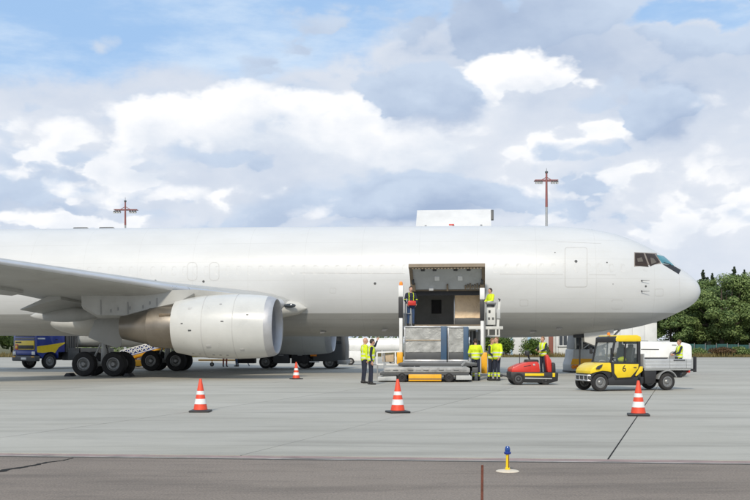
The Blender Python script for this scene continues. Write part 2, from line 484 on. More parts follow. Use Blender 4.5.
# filler at the bottom of the joints, black sealant in the fresh one, painted strip along the asphalt edge
def strip(name, a, b, w, z, m, parent=None, n=1, jit=0.0):
    a, b = Vector(a), Vector(b)
    d = (b - a).normalized(); s = Vector((-d.y, d.x)) * w / 2
    vs, fs = [], []
    for i in range(n + 1):
        p = a + (b - a) * i / n
        j = 1 + random.uniform(-jit, jit); k = 1 + random.uniform(-jit, jit)
        vs += [(p.x - s.x * j, p.y - s.y * j, z), (p.x + s.x * k, p.y + s.y * k, z)]
    for i in range(n):
        fs.append((2 * i, 2 * i + 1, 2 * i + 3, 2 * i + 2))
    me = bpy.data.meshes.new(name); me.from_pydata(vs, [], fs)
    return link_mesh(name, me, m, parent, None)
jf = MB()
for kv in range(-9, 9):
    if kv == 0: continue
    a, b = U * 6 + V * (V0 + kv * SW), U * 78 + V * (V0 + kv * SW)
    if kv > 0: pass
    jf.raw([(a.x - .03, max(a.y, EDGE(a.x) + .4), -.02), (a.x + .03, max(a.y, EDGE(a.x) + .4), -.02), (b.x + .03, b.y, -.02), (b.x - .03, b.y, -.02)], [(0, 1, 2, 3)]) if a.y > EDGE(a.x) else None
jf.build('joint_filler', M['joint'], apron, sharp=None)
q0 = V * V0 + U * ((EDGE(2.9) + 0.36 + 0.297 * V0) / 0.955)
q1 = V * V0 + U * 30
strip('sealant', q0, q1, 0.022, -0.002, M['seal'], apron, 40, 0.25)
e0, e1 = Vector((-40, EDGE(-40))), Vector((40, EDGE(40)))
nrm = Vector((0.0917, 1)).normalized()
tag(strip('edge_line', e0 + nrm * 0.20, e1 + nrm * 0.20, 0.22, 0.0005, M['fadedline'], None, 300, 0.35), kind='structure')
tag(strip('pale_edge_line', e0 + nrm * 0.01, e1 + nrm * 0.01, 0.06, 0.003, M['paleline'], None, 300, 0.5), kind='structure')
tag(strip('edge_gap', e0 - nrm * 0.07, e1 - nrm * 0.07, 0.035, 0.002, M['joint'], None, 300, 0.7), kind='structure')
# tar-filled crack in the asphalt at lower left
cr0 = [(-6.0, 10.4), (-5.2, 11.15), (-4.75, 11.42), (-4.42, 11.75), (-4.36, 12.0), (-4.22, 12.3), (-4.16, 12.62), (-4.02, 12.86), (-3.97, 13.15)]
cr = []
for (xa_, ya_), (xb_, yb_) in zip(cr0, cr0[1:]):
    for k in range(5): cr.append((xa_ + (xb_ - xa_) * k / 5 + random.uniform(-.02, .02), ya_ + (yb_ - ya_) * k / 5))
cr.append(cr0[-1])
vs, fs = [], []
for i, (x, y) in enumerate(cr):
    w = (0.05 + 0.05 * random.random()) * (1 - i / len(cr)) + 0.006
    vs += [(x - w, y + w * 0.4, 0.003), (x + w, y - w * 0.4, 0.003)]
for i in range(len(cr) - 1): fs.append((2 * i, 2 * i + 1, 2 * i + 3, 2 * i + 2))
me = bpy.data.meshes.new('crack'); me.from_pydata(vs, [], fs)
link_mesh('tar_filled_crack', me, M['seal'], taxiway, None)

tag(strip('white_line', (14.6, 50.0), (19.6, 49.5), 0.8, 0.003, M['paleline'], None, 30, 0.15), kind='structure')
# grass verge: a low bank beyond the apron
M['verge'] = mat('verge_soil', (0.10, 0.095, 0.035), 0.95, var=0.35, scale=0.5)
vb = MB()
rows = [(112.0, 0.0), (113.0, 0.12), (118, 0.2), (126, 0.25), (170, 0.2), (400, 0.0)]
xs = [-260 + 10 * i for i in range(53)]
vb.loft([[Vector((x, y, z - 0.03 + 0.05 * math.sin(x * 0.7 + y))) for x in xs] for y, z in rows], closed=False, caps=False)
tag(vb.build('grass_verge', M['verge'], sharp=None), kind='structure')

# ------------------------------------------------------------------ the airliner
YAW = R(6.3)
CY, SY = math.cos(YAW), math.sin(YAW)
plane = thing('cargo_airplane', 'plain white twin-engine cargo airliner with grey belly parked nose to the right, cargo doors open', 'airplane', (0, 50, 0), -YAW)
def S(px, y):                     # station along the fuselage seen at column px, for a point at lateral y (port is +)
    k = (px - 375) / 1000
    return (k * (50 + y * CY) - y * SY) / (CY + k * SY)
def ZZ(py, x, y):                 # height seen at row py for a point at station x, lateral y
    return 1.5 - (py - 344) / 1000 * (50 - x * SY + y * CY)
# paint: white above, grey belly below a level line, faint lap joints, streaks
def fuselage_mat():
    m = bpy.data.materials.new('airliner_paint'); m.use_nodes = True
    nt, lk = m.node_tree.nodes, m.node_tree.links
    b = nt['Principled BSDF']; b.inputs['Roughness'].default_value = 0.42; b.inputs['Coat Weight'].default_value = 0.05
    t = N(nt, 'ShaderNodeTexCoord')
    sp = N(nt, 'ShaderNodeSeparateXYZ'); lk.new(t.outputs['Object'], sp.inputs[0])
    def mth(op, a, bb=None, cl=False):
        n = N(nt, 'ShaderNodeMath', operation=op, use_clamp=cl)
        for i, v in enumerate((a, bb)):
            if v is None: continue
            if isinstance(v, (int, float)): n.inputs[i].default_value = v
            else: lk.new(v, n.inputs[i])
        return n.outputs[0]
    def noise(scale, sc3, de=8, ro=0.6):
        mp = N(nt, 'ShaderNodeMapping'); mp.inputs['Scale'].default_value = sc3
        lk.new(t.outputs['Object'], mp.inputs[0])
        n = N(nt, 'ShaderNodeTexNoise', inp={'Scale': scale, 'Detail': de, 'Roughness': ro}); lk.new(mp.outputs[0], n.inputs['Vector'])
        return n.outputs['Fac']
    def rng(v, a, bb, c=0.0, d=1.0):
        n = N(nt, 'ShaderNodeMapRange', inp={1: a, 2: bb, 3: c, 4: d}); lk.new(v, n.inputs[0]); return n.outputs[0]
    def mix(f, a, bb):
        n = N(nt, 'ShaderNodeMix', data_type='RGBA'); lk.new(f, n.inputs[0])
        for i, v in ((6, a), (7, bb)):
            if isinstance(v, tuple): n.inputs[i].default_value = v
            else: lk.new(v, n.inputs[i])
        return n.outputs[2]
    white = mix(rng(noise(0.6, (0.5, 1, 1.4)), 0.3, 0.7), (0.545, 0.553, 0.55, 1), (0.60, 0.607, 0.605, 1))
    white = mix(rng(noise(2.2, (0.12, 1, 3.5)), 0.52, 0.8, 0, 0.22), white, (0.56, 0.55, 0.51, 1))
    white = mix(rng(noise(1.2, (1.6, 1, 0.12)), 0.56, 0.8, 0, 0.14), white, (0.52, 0.51, 0.48, 1))
    def line(coord, period, w, off=0.0):
        f = mth('FRACT', mth('DIVIDE', mth('ADD', coord, off), period))
        return mth('MULTIPLY', mth('LESS_THAN', f, w / period), 1.0)
    jl = mth('ADD', line(sp.outputs[0], 2.75, 0.022, 0.4), line(sp.outputs[2], 0.93, 0.02, 0.12), True)
    white = mix(mth('MULTIPLY', jl, 0.36), white, (0.45, 0.45, 0.44, 1))
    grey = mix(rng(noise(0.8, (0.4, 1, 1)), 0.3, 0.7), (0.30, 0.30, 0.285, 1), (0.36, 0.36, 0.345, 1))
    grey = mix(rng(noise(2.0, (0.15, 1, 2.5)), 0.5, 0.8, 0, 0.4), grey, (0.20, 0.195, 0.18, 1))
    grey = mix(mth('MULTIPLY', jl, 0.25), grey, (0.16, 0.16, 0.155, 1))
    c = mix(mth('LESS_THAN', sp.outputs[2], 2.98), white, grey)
    lk.new(c, b.inputs['Base Color'])
    bp = N(nt, 'ShaderNodeBump', inp={'Strength': 0.25, 'Distance': 0.03})
    lk.new(noise(0.9, (1.2, 1, 1.2), 3, 0.5), bp.inputs['Height']); lk.new(bp.outputs[0], b.inputs['Normal'])
    return m
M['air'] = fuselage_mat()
M['wing'] = mat('grey_wing_paint', (0.42, 0.42, 0.40), 0.45, dirt=0.45, scale=0.8, dcol=(0.16, 0.15, 0.13))
M['slat'] = mat('bright_leading_edge_metal', (0.62, 0.63, 0.65), 0.35, metal=0.5, dirt=0.15, scale=1)
M['fair'] = mat('fairing_paint', (0.57, 0.56, 0.52), 0.45, dirt=0.35, scale=0.9, dcol=(0.22, 0.21, 0.18))
M['nacelle'] = mat('nacelle_paint', (0.55, 0.55, 0.525), 0.33, dirt=0.22, scale=0.7, dcol=(0.45, 0.43, 0.37), coat=0.15)
M['lip'] = mat('inlet_lip_metal', (0.46, 0.46, 0.47), 0.42, metal=0.4, dirt=0.25, scale=2)
M['duct'] = mat('inlet_duct_liner', (0.34, 0.34, 0.36), 0.6, dirt=0.2)
M['hot'] = mat('exhaust_metal', (0.28, 0.25, 0.21), 0.38, metal=0.8, dirt=0.5, scale=1.1, dcol=(0.16, 0.12, 0.09))
M['gearp'] = mat('gear_grey_paint', (0.44, 0.44, 0.42), 0.5, dirt=0.6, scale=3)
M['seam'] = mat('seam_line_grey', (0.47, 0.465, 0.45), 0.6)  # even grey of the seam lines and small access panels
M['seal_edge'] = mat('door_seal_tan', (0.20, 0.155, 0.105), 0.6, dirt=0.5, scale=6)
M['liner'] = mat('hold_liner_grey', (0.48, 0.48, 0.46), 0.6, dirt=0.4, scale=2)

XN = S(700.2, 0)
top_px = [(700.2, 291.5), (699, 286), (695.5, 280.5), (692, 277), (687, 273), (681, 269), (667, 259), (653, 250.3), (635, 241.6), (617, 235), (602, 231.5), (588, 229.2), (570, 227.4), (552, 226.6), (500, 226.3), (455, 226.4)]
bot_px = [(700.2, 292), (699.2, 296), (697, 300), (693, 304), (688, 307.6), (678, 312.6), (660, 320.6), (638, 326.8), (617, 330.4), (588, 334.4), (552, 336.6), (501, 337.6), (455, 336.9)]
def table(pts, tail):
    q, z = [], []
    for px, py in pts:
        x = S(px, 0); q.append(math.sqrt(max(0, XN - x))); z.append(ZZ(py, x, 0))
    for x, zz in tail:
        q.append(math.sqrt(XN - x)); z.append(zz)
    return pchip(q, z)
ZT = table(top_px, [(-20, 7.47), (-27, 7.48), (-32, 7.35), (-36, 7.05), (-38.6, 6.6), (-39.1, 6.3)])
ZB = table(bot_px, [(-20, 1.93), (-24, 2.05), (-28, 2.75), (-32, 3.75), (-36, 4.85), (-38.6, 5.7), (-39.1, 6.1)])
ZC0 = 4.62
def section(x):
    q = math.sqrt(max(0, XN - x))
    zt, zb = ZT(q), ZB(q)
    h = (zt - zb) / 2
    w = 2.515 * min(1.0, (h / 2.70)) ** 0.94
    zc = (zt + zb) / 2
    return w, zc, zt, zb
def surf(x, a):                   # a: angle from straight up, positive to port
    w, zc, zt, zb = section(x)
    c = math.cos(a)
    return Vector((x, w * math.sin(a), zc + c * (zt - zc)))
DX0, DX1 = 1.98, 5.48             # lower cargo door
w, zc, zt, zb = section(3.7)
aH = -math.acos((4.06 - zc) / (zt - zc)); aS = -math.acos((2.42 - zc) / (zt - zc))
qs = [0.02, 0.08, 0.15, 0.25] + [0.25 + 0.1 * i for i in range(1, 27)]
xs_ = [XN - q * q for q in qs]
x = xs_[-1] - 0.6
while x > -39.0:
    xs_.append(x); x -= 0.6
xs_ = [x for x in xs_ if abs(x - DX0) > 0.12 and abs(x - DX1) > 0.12] + [DX0, DX1, -39.1]
xs_ = sorted(set(xs_), reverse=True)
angs = [-math.pi + 2 * math.pi * i / 96 for i in range(96)]
angs = [a for a in angs if abs(a - aH) > 0.02 and abs(a - aS) > 0.02] + [aH, aS]
angs.sort()
fb = MB()
rings = [[surf(x, a) for a in angs] for x in xs_]
n = len(angs)
vs = [p for r in rings for p in r] + [Vector((XN, 0, section(XN)[1])), Vector((-39.1, 0, 6.2))]
fs = []
for k in range(len(xs_) - 1):
    for i in range(n):
        j = (i + 1) % n
        inx = xs_[k] <= DX1 + 1e-6 and xs_[k + 1] >= DX0 - 1e-6
        ina = angs[i] >= aS - 1e-6 and angs[j if j else i] <= aH + 1e-6 and j
        if inx and ina: continue
        fs.append((k * n + i, k * n + j, (k + 1) * n + j, (k + 1) * n + i))
for i in range(n):
    fs.append((len(vs) - 2, (i + 1) % n, i)); fs.append((len(vs) - 1, (len(xs_) - 1) * n + i, (len(xs_) - 1) * n + (i + 1) % n))
fb.raw(vs, fs)
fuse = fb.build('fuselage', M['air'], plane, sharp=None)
fuse.data.polygons.foreach_set('use_smooth', [True] * len(fuse.data.polygons))
tree = BVHTree.FromPolygons([v.co for v in fuse.data.vertices], [p.vertices[:] for p in fuse.data.polygons])
P2L = Matrix.Translation((0, 50, 0)) @ Matrix.Rotation(-YAW, 4, 'Z')
P2L = P2L.inverted()
CAMP = P2L @ Vector((0, 0, 1.5))
def hit(px, py):                  # point of the fuselage skin seen at (px, py), plane coordinates, and its normal
    d = (P2L.to_3x3() @ Vector(((px - 375) / 1000, 1, -(py - 344) / 1000))).normalized()
    loc, nor, _, _ = tree.ray_cast(CAMP, d)
    return (loc, nor if nor.dot(d) < 0 else -nor) if loc else None
def skin_patch(name, quad, m, off=0.006, nu=8, nv=8, mirror=False, parent=plane, thick=0.02):
    """A curved panel that follows the skin between four corners, standing slightly proud of it, with its own edge thickness."""
    (a, b, c, d) = [Vector(p) for p in quad]
    rows = []
    for i in range(nu + 1):
        for j in range(nv + 1):
            u, v = i / nu, j / nv
            p = (a * (1 - u) + b * u) * (1 - v) + (d * (1 - u) + c * u) * v
            h = hit(p.x, p.y)
            if not h: return None
            rows.append(h)
    def pts(o):
        r = [l + nn * o for l, nn in rows]
        return [Vector((p.x, -p.y, p.z)) for p in r] if mirror else r
    vs = pts(off) + pts(off - thick)
    K = (nu + 1) * (nv + 1); W = nv + 1
    fs = [(i * W + j, i * W + j + 1, (i + 1) * W + j + 1, (i + 1) * W + j) for i in range(nu) for j in range(nv)]
    rim = [(i * W, (i + 1) * W) for i in range(nu)] + [(nu * W + j, nu * W + j + 1) for j in range(nv)] + [((i + 1) * W + nv, i * W + nv) for i in range(nu)] + [(j + 1, j) for j in range(nv)]
    fs += [(p, q, q + K, p + K) for p, q in rim]
    b_ = MB(); b_.raw(vs, fs)
    return b_.build(name, m, parent)
def seam(mb, pts, w=0.02, off=0.004):
    """A thin raised sealant line on the skin through pixel points."""
    P = []
    for (x0, y0), (x1, y1) in zip(pts, pts[1:]):
        m_ = max(1, int(max(abs(x1 - x0), abs(y1 - y0)) / 4))
        P += [(x0 + (x1 - x0) * i / m_, y0 + (y1 - y0) * i / m_) for i in range(m_)]
    P.append(pts[-1])
    H = [hit(*p) for p in P]
    H = [h for h in H if h]
    for (p, n0), (q, n1) in zip(H, H[1:]):
        d = (q - p)
        if d.length < 1e-4: continue
        s = d.cross(n0).normalized() * w / 2
        mb.raw([p - s + n0 * off, p + s + n0 * off, q + s + n1 * off, q - s + n1 * off], [(0, 1, 2, 3)])
def rrect(x0, y0, x1, y1, r):
    pts = []
    for cx, cy, a0 in ((x1 - r, y0 + r, -90), (x1 - r, y1 - r, 0), (x0 + r, y1 - r, 90), (x0 + r, y0 + r, 180)):
        for k in range(4):
            a = R(a0 + 30 * k); pts.append((cx + r * math.cos(a), cy + r * math.sin(a)))
    return pts + [pts[0]]
# cockpit glazing, both sides
M['cockpit'] = glass('brown_tinted_cockpit_glass', (0.045, 0.03, 0.022), 0.62, 0.06)
M['cabin'] = mat('dark_cockpit_interior', (0.05, 0.035, 0.028), 0.8, var=.5, scale=6)
M['pane_cream'] = mat('cream_patch_paint', (0.62, 0.58, 0.50), 0.8)
M['teal'] = mat('teal_tinted_windscreen', (0.05, 0.20, 0.24), 0.06, var=0.3, scale=2, spec=0.8)
M['frame'] = mat('cockpit_window_frame', (0.22, 0.19, 0.165), 0.5)
for mir in (False, True):
    fr = skin_patch('cockpit_window_frame', [(634.2, 252.2), (656.5, 253.2), (661.2, 263.8), (634.2, 266.8)], M['frame'], 0.004, 10, 6, mir)
    wf = skin_patch('windscreen_frame', [(654.6, 253.4), (664.6, 255.2), (678.5, 267.4), (662.2, 264.6)], M['black'], 0.005, 10, 6, mir)
    for quad, m in (([(635, 253.2), (643.4, 253.4), (648.6, 267.0), (635, 265.6)], M['cockpit']), ([(645.2, 253.5), (654.4, 254.2), (659.8, 262.4), (650.0, 266.4)], M['cockpit']), ([(656.4, 255), (663.8, 256.4), (673.8, 265.8), (661.8, 263.2)], M['teal'])):
        ins = [(quad[0][0] + .2, quad[0][1] + .2), (quad[1][0] - .1, quad[1][1] + .2), (quad[2][0] - .2, quad[2][1] - .2), (quad[3][0] + .2, quad[3][1] - .2)]
        if m is M['cockpit']: skin_patch('window_interior', ins, M['cabin'], 0.0075, 6, 4, mir)
        skin_patch('cockpit_window', quad, m, 0.018, 8, 6, mir)
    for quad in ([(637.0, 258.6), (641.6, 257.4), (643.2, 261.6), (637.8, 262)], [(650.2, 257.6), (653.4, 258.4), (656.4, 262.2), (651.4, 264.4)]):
        skin_patch('cream_patch', quad, M['pane_cream'], 0.011, 4, 4, mir)  # thin cream patches laid on the skin under the side panes
    skin_patch('wiper', [(663.2, 262.9), (663.7, 262.5), (670.6, 264.6), (670.4, 265.2)], M['black'], 0.03, 4, 1, mir)
    skin_patch('anti_glare_panel', [(662, 264), (673, 265.6), (680.8, 270), (678.6, 274.2)], M['black'], 0.009, 8, 4, mir)
# passenger door, service hatches and panel lines
sm = MB()
seam(sm, rrect(565, 247.5, 587, 287, 2.2), 0.03)
pd = sm.build('passenger_door_outline', M['seam'], plane, sharp=None, weld=False)
for a in (rrect(187.5, 262.5, 197, 280.5, 3.5), rrect(209.5, 262.5, 219, 280.5, 3.5)):
    sm = MB(); seam(sm, a, 0.022)
    sm.build('overwing_exit_outline', M['seam'], plane, sharp=None, weld=False)
for pts in ([(556, 241.5), (601, 243.5)], [(589, 274.5), (616, 275)], [(500, 274), (563, 274.5)], [(300, 273), (405, 273.5)], [(679, 262), (680, 312)], [(588, 229.5), (588, 235)]):
    sm = MB(); seam(sm, pts, 0.018)
    sm.build('skin_joint', M['seam'], plane, sharp=None, weld=False)
def dot(mb, px, py, r, off=0.012):
    l, nn = hit(px, py)
    mb.lathe([(0.0005, off), (r * 0.85, off), (r, off * 0.4), (r, -0.02)], l, nn, 14)
db = MB()
dot(db, 576, 261.3, 0.07)
db.build('door_window', M['dgrey'], plane)
for a in ((555, 252.5, .03), (607, 262.5, .035), (375, 283.5, .06), (155.5, 280.7, .05), (203.5, 281.5, .06), (613, 284, .02)):
    db = MB(); dot(db, *a)
    db.build('static_port', M['dgrey'], plane)
for px, py in ((641.5, 280.7), (641.5, 291)):                     # pitot probes
    pb = MB()
    l, nn = hit(px, py)
    pb.tube(l - nn * .02, l + nn * 0.09, 0.035, 0.025, 10)
    pb.tube(l + nn * 0.09 + Vector((-.03, 0, 0)), l + nn * 0.09 + Vector((0.33, 0, 0)), 0.016, 0.008, 8)
    pb.build('pitot_probe', M['dgrey'], plane)
db = MB(); dot(db, 645.8, 286.3, 0.05); db.build('angle_sensor', M['dgrey'], plane)
# row of plugged cabin windows, hardly visible
wb = MB()
k = 0
xx = -24.0
while xx < 13.0:
    a = -math.acos((5.05 - section(xx)[1]) / (section(xx)[2] - section(xx)[1]))
    w_ = 0.115
    for s0, s1, t0, t1 in ((-w_, w_, 0, 1),):
        da = 0.085
        ring = []
        for t_ in range(14):
            an = 2 * math.pi * t_ / 14
            cx, cz = math.copysign(abs(math.cos(an)) ** .6, math.cos(an)), math.copysign(abs(math.sin(an)) ** .6, math.sin(an))
            ring.append((cx, cz))
        o1 = [surf(xx + w_ * cx, a + da * cz) for cx, cz in ring]
        cen = surf(xx, a); out = Vector((0, cen.y, cen.z - 4.6)).normalized()
        o0 = [p - out * 0.01 for p in o1]; o1 = [p + out * 0.001 for p in o1]
        wb.loft([o0, o1], True, False); wb.raw(o1, [tuple(range(14))])
    xx += 0.535
M['plug'] = mat('window_plug_paint', (0.56, 0.563, 0.555), 0.42, dirt=0.15)
tag(wb.build('window_plugs', M['plug'], plane), kind='stuff')

# small hatches, drains and vents on the skin
for (x0, y0, x1, y1, r_) in ((300, 322, 312, 331, 1.2), (352, 318, 372, 332, 1.5), (520, 300, 528, 306, 1), (612, 300, 622, 309, 1), (540, 318, 552, 327, 1), (330, 288, 336, 293, .8), (655, 289, 663, 296, 1), (592, 318, 606, 326, 1.2)):
    sm = MB(); seam(sm, rrect(x0, y0, x1, y1, r_), .014); sm.build('hatch_outline', M['seam'], plane, sharp=None, weld=False)
for px, py in ((324, 331), (386, 329), (534, 331), (560, 328)):
    l, nn = hit(px, py); sm = MB(); sm.loft([[l + nn * -.02 + Vector((.16, 0, 0)), l + nn * -.02 + Vector((-.16, 0, 0)), l + nn * -.02 + Vector((-.16, .03, 0)), l + nn * -.02 + Vector((.16, .03, 0))], [l + nn * .13 + Vector((-.02, 0, 0)), l + nn * .13 + Vector((-.2, 0, 0)), l + nn * .13 + Vector((-.2, .015, 0)), l + nn * .13 + Vector((-.02, .015, 0))]])
    sm.build('drain_mast', M['dgrey'], plane)
# hold behind the open door
hb = MB()
hb.span((1.2, -1.32, 2.27), (6.3, 1.6, 2.33)); hb.build('hold_floor', M['grey'], plane)
hb = MB()
hb.span((1.2, 1.55, 2.34), (6.3, 1.62, 4.05))
endw = [(-1.28, 2.34), (-1.75, 2.75), (-2.1, 3.3), (-2.25, 4.05), (1.62, 4.05), (1.62, 2.34)]
hb.prism(endw, 1.14, 1.2, 0, 'yz'); hb.prism(endw, 6.3, 6.36, 0, 'yz')
hb.span((1.2, -2.15, 4.06), (6.3, 1.62, 4.12))
for i in range(5): hb.span((1.9 + i * 0.95, 1.50, 2.34), (1.96 + i * 0.95, 1.55, 4.05))
hb.build('hold_liner', M['liner'], plane)
hb = MB(); hb.span((2.75, 1.46, 3.05), (3.25, 1.52, 3.75)); hb.build('hold_hatch', M['black'], plane)
# door surround: an inward lip all round the opening
fr = MB()
fr.mi = 0
def arc(x, a0, a1, k, scale=1.0):
    out = []
    for i in range(k + 1):
        p = surf(x, a0 + (a1 - a0) * i / k)
        z_ = section(x)[1]
        out.append(Vector((x, p.y * scale, z_ + (p.z - z_) * scale)))
    return out
for x0, x1 in ((DX0, DX0 + 0.07), (DX1 - 0.07, DX1)):
    fr.loft([arc(x0, aH, aS, 10, 1.002), arc(x1, aH, aS, 10, 1.002), arc(x1, aH, aS, 10, .93), arc(x0, aH, aS, 10, .93)], False, False)
fr.span((DX0, -2.50, 4.0), (DX1, -2.30, 4.07)); fr.span((DX0, -1.56, 2.33), (DX1, -1.36, 2.43))
fr.build('cargo_door_frame', M['seal_edge'], plane)
fr = MB(); fr.span((DX0 + .08, -2.32, 3.80), (DX1 - .08, -2.22, 4.0)); fr.build('door_header', M['black'], plane)

# open lower cargo door: the cut-out piece of skin swung up about its top edge
hinge = surf(3.7, aH)
PHI = R(-157)
def swing(p):
    d = Vector((0, p.y - hinge.y, p.z - hinge.z))
    c, s = math.cos(PHI), math.sin(PHI)
    return Vector((p.x, hinge.y - 0.05 + d.y * c - d.z * s, hinge.z + 0.02 + d.y * s + d.z * c))
def door_shell(x0, x1, a0, a1, sc0, sc1, k=12):
    r = []
    for i in range(k + 1):
        a = a0 + (a1 - a0) * i / k
        q = []
        for x in (x0, x1):
            for sc in (sc0, sc1):
                p = surf(3.7, a); z_ = section(3.7)[1]
                q.append(swing(Vector((x, p.y * sc, z_ + (p.z - z_) * sc))))
        r.append([q[0], q[2], q[3], q[1]])
    b_ = MB(); b_.loft(r, True, True); return b_
cd_ = door_shell(DX0 + .02, DX1 - .02, aH - .015, aS, 1.0, 0.975).build('cargo_door', M['air'], plane)
door_shell(DX0 + .10, DX1 - .10, aH - .03, aS + .05, 0.9745, 0.95).build('inner_skin', M['lgrey'], cd_)
rim = MB()
for x0, x1 in ((DX0 + .01, DX0 + .16), (DX1 - .16, DX1 - .01)):
    t = door_shell(x0, x1, aH - .02, aS, 0.974, 0.925, 12); rim.merge(t.bm)
t = door_shell(DX0 + .01, DX1 - .01, aS + .075, aS - .005, 0.974, 0.915, 3); rim.merge(t.bm)
rim.build('door_rim', M['seal_edge'], cd_)
lt = MB()
for i in range(22):
    xx = DX0 + .2 + i * (DX1 - DX0 - .4) / 21
    t = door_shell(xx - .035, xx + .035, aS + .055, aS + .03, 0.9145, 0.90, 1); lt.merge(t.bm)
tag(lt.build('latch_rollers', M['wood'], cd_), kind='stuff')
for xx in (3.25, 4.32):
    door_shell(xx - .11, xx + .11, (aH + aS) / 2 + .02, (aH + aS) / 2 + .12, 0.949, 0.93, 2).build('latch_plate', M['white'], cd_)
for xx in (2.62, 3.16, 4.12, 4.72):
    door_shell(xx - .09, xx + .09, aS + .20, aS + .165, 0.9495, 0.93, 1).build('pull_handle', M['dgrey'], cd_)
for xx in (2.12, 5.34):
    door_shell(xx - .10, xx + .10, aH - .03, aH - .17, 0.9495, 0.88, 2).build('hinge_arm', M['seal_edge'], cd_)
    door_shell(xx - .05, xx + .05, aH - .19, aH - .27, 0.9495, 0.89, 2).build('hinge_bracket', M['dgrey'], cd_)
door_shell(3.68, 3.76, aH - .02, aH - .15, .9495, .90, 2).build('strut_bracket', M['seal_edge'], cd_)
mech = MB()
for i in range(7):
    xx = 4.56 + .11 * i
    t = door_shell(xx - .035, xx + .035, aH - .05 - .02 * (i % 2), aH - .12 - .02 * (i % 3), .9495, .91, 1); mech.merge(t.bm)
mech.build('latch_mechanism', M['seal_edge'], cd_)
door_shell(2.86, 3.06, aH - .035, aH - .065, .9495, .90, 1).build('placard', M['white'], cd_)

M['doorw'] = mat('door_skin_white', (0.62, 0.62, 0.61), 0.45, dirt=.15, scale=1)
# main deck door on the port side, raised above the crown
pts = []
DL, DR = S(416.5, 2.4), S(491, 2.4)
zt0, zt1 = ZZ(229, 4, 2.4), ZZ(210.5, 4, 3.2)
prof = []
for i in range(15):
    a = -0.35 + i * 0.105
    prof.append((1.85 + 1.05 * i / 14 - 0.42 * math.sin(math.pi * i / 14), zt0 - 1.0 + (zt1 - zt0 + 1.0) * i / 14))
md = MB()
md.prism(prof + [(y + 0.16, z) for y, z in prof[::-1]], DL, DR, 0, 'yz')
mdo = md.build('main_deck_door', M['doorw'], plane)
hk = MB()
hk.prism([(2.55, zt1 - 0.58), (2.75, zt1 - 0.06), (2.97, zt1 - .02), (3.1, zt1 - .3), (2.85, zt1 - .6)], DR + .002, DR + 0.14, .02, 'yz')
hk.build('door_side_latch', M['dgrey'], mdo)
for xx in (DL + .5, (DL + DR) / 2, DR - .5):
    ha = MB(); ha.bar((xx, 1.35, 7.0), (xx, 2.1, zt0 + .15), .10, .12); ha.build('hinge_arm', M['grey'], mdo)
lb = MB(); pm = Vector((S(451.5, 1.5), 1.52, ZZ(224.6, 4, 1.5))); lb.box(pm, (.26, .03, .08), None, .015); lb.build('warning_flag', M['red'], mdo)
# blade antennas on the crown
for px in (81.5, 107.5):
    x = S(px, 0) if px < 120 else -9.5
    q = section(x)[2]
    ab = MB(); ab.loft([[Vector((x + cx * .5, cy * .07, q - .04)) for cx, cy in ((-1, 0), (-.3, 1), (.6, .7), (1, 0), (.6, -.7), (-.3, -1))], [Vector((x - .06 + cx * .36, cy * .03, q + .075)) for cx, cy in ((-1, 0), (-.3, 1), (.6, .7), (1, 0), (.6, -.7), (-.3, -1))]])
    ab.build('antenna', M['dgrey'], plane)
# belly antenna near the nose
x = S(579, 0); zb_ = section(x)[3]
ab = MB(); ab.box((x, -0.3, zb_ - 0.03), (0.62, .26, .2), None, .05); ab.build('belly_antenna', M['black'], plane)

# wings
def airfoil(tc, n=15):
    pts = []
    for i in range(n + 1):
        u = (1 - math.cos(math.pi * i / n)) / 2
        t = 5 * tc * (.2969 * math.sqrt(u) - .126 * u - .3516 * u * u + .2843 * u ** 3 - .1015 * u ** 4)
        c = 0.02 * math.sin(math.pi * u)
        pts.append((u, c + t * 0.95, c - t * 1.05))
    up = [(u, a) for u, a, b in pts]; lo = [(u, b) for u, a, b in pts]
    return up + lo[-1:0:-1]
def lerp_tab(tab, d):
    for (a, *va), (b, *vb_) in zip(tab, tab[1:]):
        if d <= b:
            t = (d - a) / (b - a); return [p + (q - p) * t for p, q in zip(va, vb_)]
    return list(tab[-1][1:])
# lateral: leading edge station, leading edge height, trailing edge station, trailing edge height, thickness
WT = [(1.6, -3.1, 3.30, -14.4, 3.30, .125), (2.4, -3.7, 3.37, -14.4, 3.32, .125), (7.9, -7.45, 3.87, -14.55, 3.62, .105), (16.0, -12.95, 4.62, -18.0, 4.45, .10), (23.4, -18.0, 5.30, -20.7, 5.22, .095), (23.8, -18.6, 5.33, -20.7, 5.26, .08)]
def wing_ring(d, side, u0=0.0, u1=1.0, grow=1.0, dz=0.0):
    xl, zl, xt, zt_, tc_ = lerp_tab(WT, d)
    ch = xl - xt
    out = []
    for u, v in airfoil(tc_):
        uu = u0 + (u1 - u0) * u
        base = v
        out.append(Vector((xl - ch * uu, -side * d, zl + (zt_ - zl) * uu + base * ch * grow + dz)))
    return out
DS = [1.6, 2.4, 3.5, 5, 6.5, 7.9, 10, 12, 14, 16, 18, 20, 22, 23.4, 23.8]
